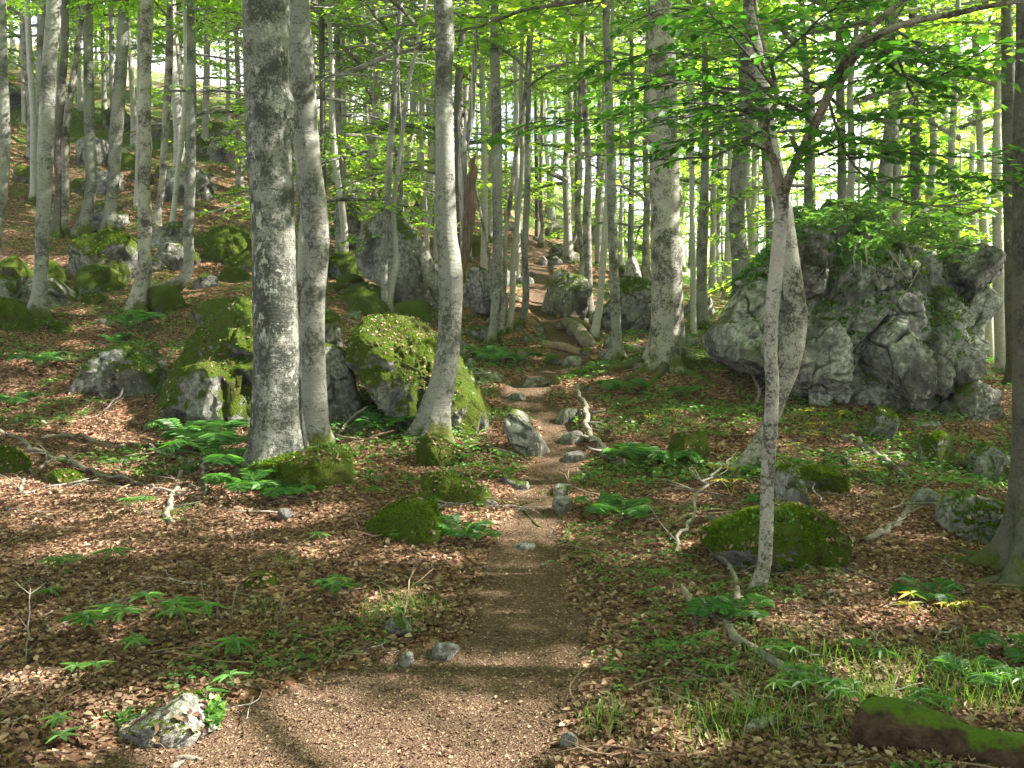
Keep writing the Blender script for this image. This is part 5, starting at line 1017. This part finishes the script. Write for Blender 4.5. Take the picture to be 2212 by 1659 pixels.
stick([(735, 690, 9), (770, 700, 10), (800, 706, 8)], 'thin grey log above the domed mossy boulder', 'stick', 'log', 'log')
stick([(1060, 1080, 8), (1090, 1090, 10), (1120, 1096, 8), (1150, 1128, 9), (1165, 1140, 6)], 'dark root curling along the path edge past the low slab', 'mossy')
stick([(738, 640, 16), (748, 628, 12), (752, 622, 4)], 'jagged broken stump sticking up from the slope', 'rust', 'stump', 'stump', hs=[0, .1, .2])
def big_log():
    d = 3.45; O = gp(*at(2030, 1600, d)[:2]); t = thing('fallen_log', O, 'thick rotten log with bright moss along its top at the picture corner', 'log')
    L = [(1866, 1582, 122, 3.42), (1885, 1586, 152, 3.40), (1940, 1592, 156, 3.38), (2010, 1606, 140, 3.34), (2080, 1632, 128, 3.3), (2160, 1646, 126, 3.25), (2260, 1655, 126, 3.2), (2380, 1665, 120, 3.1)]
    P = np.array([at(u, v, dd) for u, v, w, dd in L]) - O; r_ = np.array([w * mpp(dd) * .5 for _, _, w, dd in L]); n = 70
    Q = catmull(np.column_stack([P, r_]), n); e = np.arange(n) / 5.0; Q[:, 3] *= np.clip(.55 + .45 * np.sqrt(np.clip(e, 0, 1)), 0, 1)
    V, Fq, Ft = tube(Q[:, :3], Q[:, 3], 40, wob=.16, seed=5); G = Geo(); G.add(V, Fq, 0); G.T.append(Ft); G.mt.append(np.zeros(len(Ft)))
    obj('wood', G.mesh('wood', [M_ROTLOG]), t); F3 = np.vstack([Fq[:, [0, 1, 2]], Fq[:, [0, 2, 3]]])
    tufts('moss', V + O, F3, 26000, 71, t, O, L=.016, thr=.5, nth=-.3, freq=4)
b = NB('rotten_log'); co = b.coord(); f = b.noise(co, 18, 7, .7); nz = b.sep(b.node('ShaderNodeNewGeometry').outputs['Normal'], 2)
c = b.mix(b.step(f, .35, .65), (.022, .014, .010), (.085, .052, .035)); c = b.mix(b.step(b.math('ADD', nz, b.math('MULTIPLY', b.math('SUBTRACT', b.noise(co, 7, 5, .7), .5), 1.6)), .72, .95), c, b.mix(b.noise(co, 50, 3), (.045, .08, .008), (.10, .16, .015)))
b.bsdf(c, .95, .1, b.math('ADD', f, b.noise(b.coord((8, 30, 30)), 1, 4)), .9, .03); M_ROTLOG = b.m
big_log()
g = rng(15); k = 0; TW = []
for i in range(5):
    n = 8; P = np.stack([np.linspace(0, .5, n), np.cumsum(g.normal(0, .018, n)), np.abs(np.cumsum(g.normal(0, .006, n)))], -1); G = Geo(); gtube(G, P, np.linspace(.006, .002, n), 6, 0, wob=.15)
    j = n // 2; Pb = np.array([P[j], P[j] + [.07, .05 * (-1) ** i, .015], P[j] + [.15, .12 * (-1) ** i, .02]]); gtube(G, Pb, [.004, .003, .0015], 5, 0); TW.append(G.mesh('twig', [M_BARK[['stick', 'brownstick', 'stick', 'dead', 'brownstick'][i]]]))
while k < 190:
    u, v = g.uniform(-20, 2230), 1659 - 720 * g.random() ** .8; h = hit(u, v)
    if h is None or h[1] > 16 or path_mask([h[0]], [h[1]])[0] > .4: continue
    s = g.uniform(.35, 1.0) * (1 if h[1] < 7 else 1.7); o = obj('twig', TW[k % 5], None, h + [0, 0, .012]); o.scale = (s, s, s); o.rotation_euler = (g.uniform(-.3, .3), g.uniform(-.22, .05), g.uniform(0, 6.28))
    tag(o, 'small dry twig lying on the leaf litter', 'twig', 'dry twigs on the leaf litter'); k += 1

# ---------------------------------------------------------------- ferns and herbs
def fern_mesh(seed, nf=9, L=.6):
    g = rng(seed); G = Geo()
    for i in range(nf):
        az = i / nf * 6.28 + g.normal(0, .25); l = L * g.uniform(.75, 1.15); n = 19; t = np.linspace(0, 1, n); el = g.uniform(.85, 1.3)
        hor = l * (np.sin(t * 1.25) * .85) ; z = l * (math.sin(el) * t - .62 * t ** 2.2)
        P = np.stack([np.cos(az) * hor * math.cos(el * .6), np.sin(az) * hor * math.cos(el * .6), z * .95 + .02], -1)
        gtube(G, P, np.linspace(.004, .001, n), 4, 0, .3, cap=False)
        T = norm(np.gradient(P, axis=0)); S = norm(np.cross(T, [0, 0, 1.0])); N = norm(np.cross(S, T))
        for q in range(3, n):
            wl = l * .26 * math.sin(math.pi * min(1, .12 + .9 * (1 - t[q]) ** .85)) + .008
            for sg in (-1, 1):
                for off in (0,):
                    b0 = P[q] - T[q] * off * l / n; d = S[q] * sg + T[q] * .35 + N[q] * .12 + g.normal(0, .04, 3); d /= np.linalg.norm(d)
                    leaves(G, b0[None], d[None], (N[q] + g.normal(0, .15, 3))[None], [wl * g.uniform(.85, 1.1)], .24 + .05 * (t[q] > .8), .15, .22, 0, a=np.array([g.random() * .6 + .2]), hexa=True)
    return G.mesh('fern', [M_FERN], smooth=False)
FERN = [fern_mesh(1, 9, .55), fern_mesh(2, 7, .5), fern_mesh(3, 11, .6)]
def place(me, u, v, s, label, cat, name, group=None, rz=None, dz=0, tilt=0, d=None):
    h = hit(u, v) if d is None else at(u, v, d)
    if h is None: return
    o = obj(name, me, None, h + [0, 0, dz]); o.scale = (s,) * 3; o.rotation_euler = (tilt, 0, rz if rz is not None else (u * 7.3) % 6.28); return tag(o, label, cat, group)
for i, (u, v, s, lab) in enumerate([(470, 1000, 1.25, 'largest fern, arching dark fronds beside the thickest trunk'), (530, 1030, 1.0, 'second fern tight against the foot of the thickest trunk'), (530, 1070, .75, 'bright low fern below the mound of the thickest trunk'), (620, 1078, .55, 'small upright fern in front of the mossy root mound'),
    (400, 955, .9, 'shaded fern before the large mossy boulder'), (830, 935, .75, 'fern in sun between the smooth trunk and the curving trunk'), (790, 905, .6, 'dim fern under the domed mossy boulder'), (1070, 790, 1.1, 'fern on the bank below the clump of four beeches'), (1120, 785, .9, 'fern nearest the path on the ferny bank'),
    (1040, 775, .9, 'pale fern at the foot of the ferny bank'), (280, 715, 1.3, 'wide fern patch beside the knotty pale beech'), (315, 700, 1.0, 'fern growing under the knotty pale beech'), (90, 795, 1.0, 'low fern in the shaded litter below the slope trees'), (250, 745, .9, 'fern just above the low dark slab'),
    (1380, 1005, .95, 'spreading fern uphill beside the crooked grey branch'), (1440, 1010, .8, 'fern with long fronds next to the mossy stump-like stone'), (1290, 1110, .7, 'dark fern beside the step in the path'), (1345, 1120, .7, 'second dark fern beside the step in the path'),
    (1000, 1165, .60, 'fern at the tip of the rounded moss cushion'), (1030, 1175, .5, 'small fern overhanging the path by the moss cushion'), (1530, 1330, .42, 'brilliant sunlit fern under the forked dead branch'), (1610, 1335, .45, 'brilliant sunlit fern beside the curved foot of the forked tree'),
    (1640, 1030, .65, 'upright sunlit fern behind the forked tree'), (1350, 850, .9, 'fern below the straight grey beech'), (1590, 790, .9, 'fern against the sloping shoulder of the crag'), (1640, 1095, .5, 'fern tucked beside the pointed pale rock'), (530, 560, 1.5, 'large light fern on the slope behind the thickest trunk'),
    (640, 600, 1.6, 'bright fern glimpsed between the leaning pair of trunks'), (2100, 1480, .55, 'long-fronded fern on the near bank by the picture edge'), (2200, 1420, .5, 'pale fern cut by the picture edge below the buttress'), (2010, 1300, .5, 'dim fern near the buttress roots'), (1480, 860, .8, 'fern under the mossy roots of the burled trunk'), (25, 880, .8, 'fern at the picture edge above the long bare root')]):
    place(FERN[i % 3], u, v, s * (1.25 if i < 6 else 1.0), lab, 'fern', 'fern')
def palm_mesh(seed, nl=8, L=.13, h=.16, m=None, stems=3):
    g = rng(seed); G = Geo()
    for s_ in range(stems):
        az = s_ * 2.2 + g.random(); top = np.array([math.cos(az) * .10 * (stems > 1), math.sin(az) * .10 * (stems > 1), h * g.uniform(.7, 1.1)]); P = np.array([[0, 0, -.02], top * [.4, .4, .6], top]); gtube(G, P, [.0035, .003, .002], 5, 0, .4)
        a = np.arange(nl) / nl * 5.6 + az; D = np.stack([np.cos(a), np.sin(a), np.full(nl, .12)], -1) + g.normal(0, .1, (nl, 3))
        leaves(G, np.tile(top, (nl, 1)), D, np.tile([0, 0, 1.0], (nl, 1)), L * g.uniform(.75, 1.15, nl), .26, .25, .28, 0, hexa=True)
    return G.mesh('herb', [m or M_HERB], smooth=False)
PALM = [palm_mesh(1), palm_mesh(2, 7, .12, .14, stems=2), palm_mesh(3, 9, .13, .2, stems=4), palm_mesh(4, 8, .14, .10, stems=1)]
YPALM = [palm_mesh(11, 6, .10, .16, M_YEL, 2), palm_mesh(12, 7, .09, .12, M_YEL, 3)]
for i, (u, v, s, k, lab) in enumerate([(245, 1215, 1.0, 3, 'brightest palmate herb alone in the leaves uphill'), (225, 1385, 1.0, 2, 'palmate herb clump in the near leaf litter, closest to the picture edge'), (345, 1345, 1.0, 1, 'tallest palmate herb with a pale stalk'), (410, 1375, 1.0, 0, 'pale palmate herb in the middle of the near clump'), (505, 1420, 1.0, 3, 'dark green palmate seedling with six broad leaflets'),
    (310, 1420, .75, 1, 'low palmate herb below the near clump'), (690, 1170, .75, 3, 'palmate herb beside the big sun fleck'), (813, 1072, .8, 3, 'pale palmate herb below the mossy root mound'), (107, 1295, .7, 3, 'little bright palmate herb near the curved stick'), (140, 1250, .8, 0, 'leafy herb between curved stick and picture edge'), (300, 1115, .9, 0, 'shaded palmate herb under the bare roots'),
    (725, 1300, .85, 2, 'palmate herb beside the grey tangled stick'), (848, 1170, .6, 1, 'small herb at the foot of the moss cushion'), (1905, 1430, 1.05, 3, 'dark palmate herb on the near bank above the grass'), (1860, 1420, .9, 1, 'palmate herb overlapping the dark one on the near bank'), (1440, 1425, .8, 0, 'broad-leaved herb by the pale curved stick'), (1690, 1440, 1.0, 0, 'herb growing over the thick grey dead branch'),
    (1740, 1500, 1.1, 2, 'herb clump where the dead branch meets the grass'), (1700, 1520, 1.0, 0, 'herb clump before the rotten wood chunk'), (1395, 1300, .9, 1, 'lone seedling on the litter bank beside the path'), (1560, 1470, .6, 1, 'small broad-leaved seedling under the dead branch'), (1420, 1260, .5, 0, 'tiny herb uphill of the lone seedling'), (460, 1520, .8, 1, 'herb rosette beside the flat whitish ledge'), (200, 1470, .7, 1, 'herb above the flat whitish ledge'),
    (110, 1620, .7, 1, 'herb by the bottom corner of the litter'), (2180, 1500, 1.0, 2, 'herb clump by the picture edge above the log'), (2010, 1560, 1.0, 0, 'herb clump peeping over the mossy log'), (1180, 1225, .3, 1, 'tiny seedling at the path edge'), (1820, 1530, 1, 2, 'herb clump hiding the end of the mossy log'), (1500, 1410, .7, 1, 'herb beside the foot of the forked dead branch')]):
    place(PALM[k], u, v, s * (.95 if u < 1300 or s < .8 else .62), lab, 'herb', 'palmate_herb', 'green palmate herbs')
YP = [(1950, 1345, .9)] + [(1469 + x / 3, 553 + y / 3, s) for x, y, s in [(890, 1040, .8), (1030, 1085, .9), (260, 790, .9), (400, 730, .8), (800, 1045, .7), (885, 1150, .8), (850, 1195, .7), (1205, 1370, .7), (1250, 1435, .7), (330, 1550, .9), (1160, 1430, .7), (720, 1280, .7), (1440, 1190, .7), (1300, 1600, .5)]] + [(1405, 915, .8), (1460, 905, .7), (2060, 1330, .6), (2105, 1335, .5), (1560, 1030, .8)]
for i, (u, v, s) in enumerate(YP):
    place(YPALM[i % 2], u, v, s * (1 if v > 1200 else 1.05), 'yellowing herb standing alone in sun below the broad mossy boulder' if i == 0 else 'herb turning yellow on the litter bank below the crag', 'herb', 'yellowing_herb', 'yellowing herbs on the bank')
G = Geo()
for dx, h in ((0, .23), (.07, .20), (.15, .20)): gtube(G, np.array([[dx, 0, 0], [dx + .01, 0, h * .5], [dx - .01 + dx * .3, 0, h]]), [.004, .0035, .003], 5)
o = place(G.mesh('dry_stalks', [M_BARK['stick']]), 440, 1345, 1, 'cluster of bare upright straw-coloured stalks', 'plant', 'dry_stalks', rz=0)
print('plants', round(time.time() - T0, 1))

# ---------------------------------------------------------------- uncountable cover
def scatter(n, d0, d1, seed, power=0.0, half=.66):
    g = rng(seed); t = g.random(n); d = (d0 ** (1 + power) + t * (d1 ** (1 + power) - d0 ** (1 + power))) ** (1 / (1 + power)); x = g.uniform(-half, half, n) * d
    return x, d, g
x, y, g = scatter(230000, 2.35, 17, 21); pmk = path_mask(x, y)
k = g.random(len(x)) > pmk ** 1.6 * .66; x, y, pmk = x[k], y[k], pmk[k]
z = gz_fast(x, y); n = len(x); G = Geo()
D = g.normal(0, 1, (n, 3)); D[:, 2] = g.normal(.10, .20, n); N = np.stack([g.normal(0, .32, n), g.normal(0, .32, n), np.ones(n)], -1)
L = .011 + .032 * g.random(n) ** 1.3 * (1 - .62 * sstep(.15, .85, pmk)) * (1 + .03 * np.maximum(0, y - 6))
L *= np.where(g.random(n) < .12, 1.35, 1)
leaves(G, np.stack([x, y, z + g.uniform(0, .018, n) * np.where(pmk > .4, .3, 1)], -1), D, N, L, .72, .55, .2, 0, a=np.clip(g.beta(1.5, 1.9, n) + .18 * fbm(np.stack([x, y, x * 0], -1) * 2.2, 61, 3), 0, 1), hexa=True)
tag(obj('leaf_litter', G.mesh('leaf_litter', [M_DEAD], smooth=False)), 'brown fallen beech leaves covering the ground', 'leaf litter', kind='stuff')
def cover(n, d0, d1, seed, thr, L0, h0, lf, name):
    x, y, g = scatter(n, d0, d1, seed, .4); p = np.stack([x, y, x * 0], -1); pmk = path_mask(x, y)
    m = fbm(p * 1.15, 91, 4) + .35 * fbm(p * .25, 92, 2) + .18 * sstep(6, 12, y)
    k = (m > thr) & (pmk < .25); x, y = x[k], y[k]; n = len(x); z = gz_fast(x, y); G = Geo(); hh = g.uniform(.3, 1.2, n) * h0
    for q in range(lf):
        a = q / lf * 6.28 + g.random(n) * 1.5; D = np.stack([np.cos(a), np.sin(a), g.normal(.15, .25, n)], -1); off = g.normal(0, L0 * .5, (n, 3)) * [1, 1, .3]
        leaves(G, np.stack([x, y, z + hh], -1) + off, D, np.stack([g.normal(0, .3, n), g.normal(0, .3, n), np.ones(n)], -1), L0 * g.uniform(.6, 1.3, n), .62, .2, .2, 0)
    tag(obj(name, G.mesh(name, [M_HERB], smooth=False)), 'low green herbs carpeting the woodland floor', 'ground cover', kind='stuff')
cover(22000, 2.6, 15, 31, .26, .026, .045, 4, 'herb_cover')
cover(75000, 8, 44, 32, .10, .06, .08, 3, 'herb_carpet')
def grass(cl, n, name):
    g = rng(44); G = Geo()
    for u, v, r_, L, m in cl:
        h = hit(u, v)
        if h is None: continue
        k = int(n * m); x = h[0] + g.normal(0, r_, k); y = h[1] + g.normal(0, r_ * .8, k); z = gz_fast(x, y); B = np.stack([x, y, z], -1)
        a = g.uniform(0, 6.28, k); l = L * g.uniform(.4, 1.2, k)[:, None]; D = norm(np.stack([np.cos(a) * .45, np.sin(a) * .45, np.ones(k)], -1)); S = norm(np.cross(D, [0, 0, 1.0])) * .0014; l = l * 1.35; S = S * (1 + h[1] * .08)
        M = B + D * l * .6; hz = D * [1, 1, 0]; T = M + (D * .35 + hz * .9 + [0, 0, -.15]) * l * .5
        V = np.stack([B - S, B + S, M + S * .8, M - S * .8, T], 1).reshape(-1, 3); b = np.arange(k)[:, None] * 5; q = G.n
        G.add(V, b + np.array([[0, 1, 2, 3]]), 0, np.repeat(g.random(k), 5)); G.T.append(b + np.array([[3, 2, 4]]) + q); G.mt.append(np.zeros(k))
    tag(obj(name, G.mesh(name, [M_GRASS], smooth=False)), 'thin green grass blades in loose tufts', 'grass', kind='stuff')
GR = [(845, 1340, .12, .12, 1), (880, 1310, .12, .10, .6), (640, 1225, .12, .1, .3), (560, 1330, .1, .1, .3), (1630, 1560, .10, .14, 1.1), (1560, 1560, .12, .10, .6), (1700, 1450, .15, .12, .5), (1780, 1440, .2, .14, .9), (1900, 1480, .22, .13, 1.2), (1850, 1530, .15, .14, .8), (2040, 1480, .2, .14, .8), (2150, 1530, .15, .16, .9), (1660, 1380, .12, .08, .4), (1470, 1600, .12, .09, .5), (1320, 1560, .05, .1, .3), (1300, 1590, .05, .1, .3), (1500, 1500, .12, .08, .4), (1760, 1575, .1, .12, .6),
      (860, 670, .2, .2, .4), (440, 720, .3, .2, .6), (1000, 690, .3, .2, .4), (1950, 1540, .15, .12, .8), (2080, 1400, .2, .1, .5), (1250, 1075, .3, .06, .6), (1340, 1050, .3, .06, .6), (830, 1040, .3, .07, .5), (780, 985, .3, .06, .5)]
grass(GR, 130, 'grass')
print('done', round(time.time() - T0, 1), len(COL.objects))
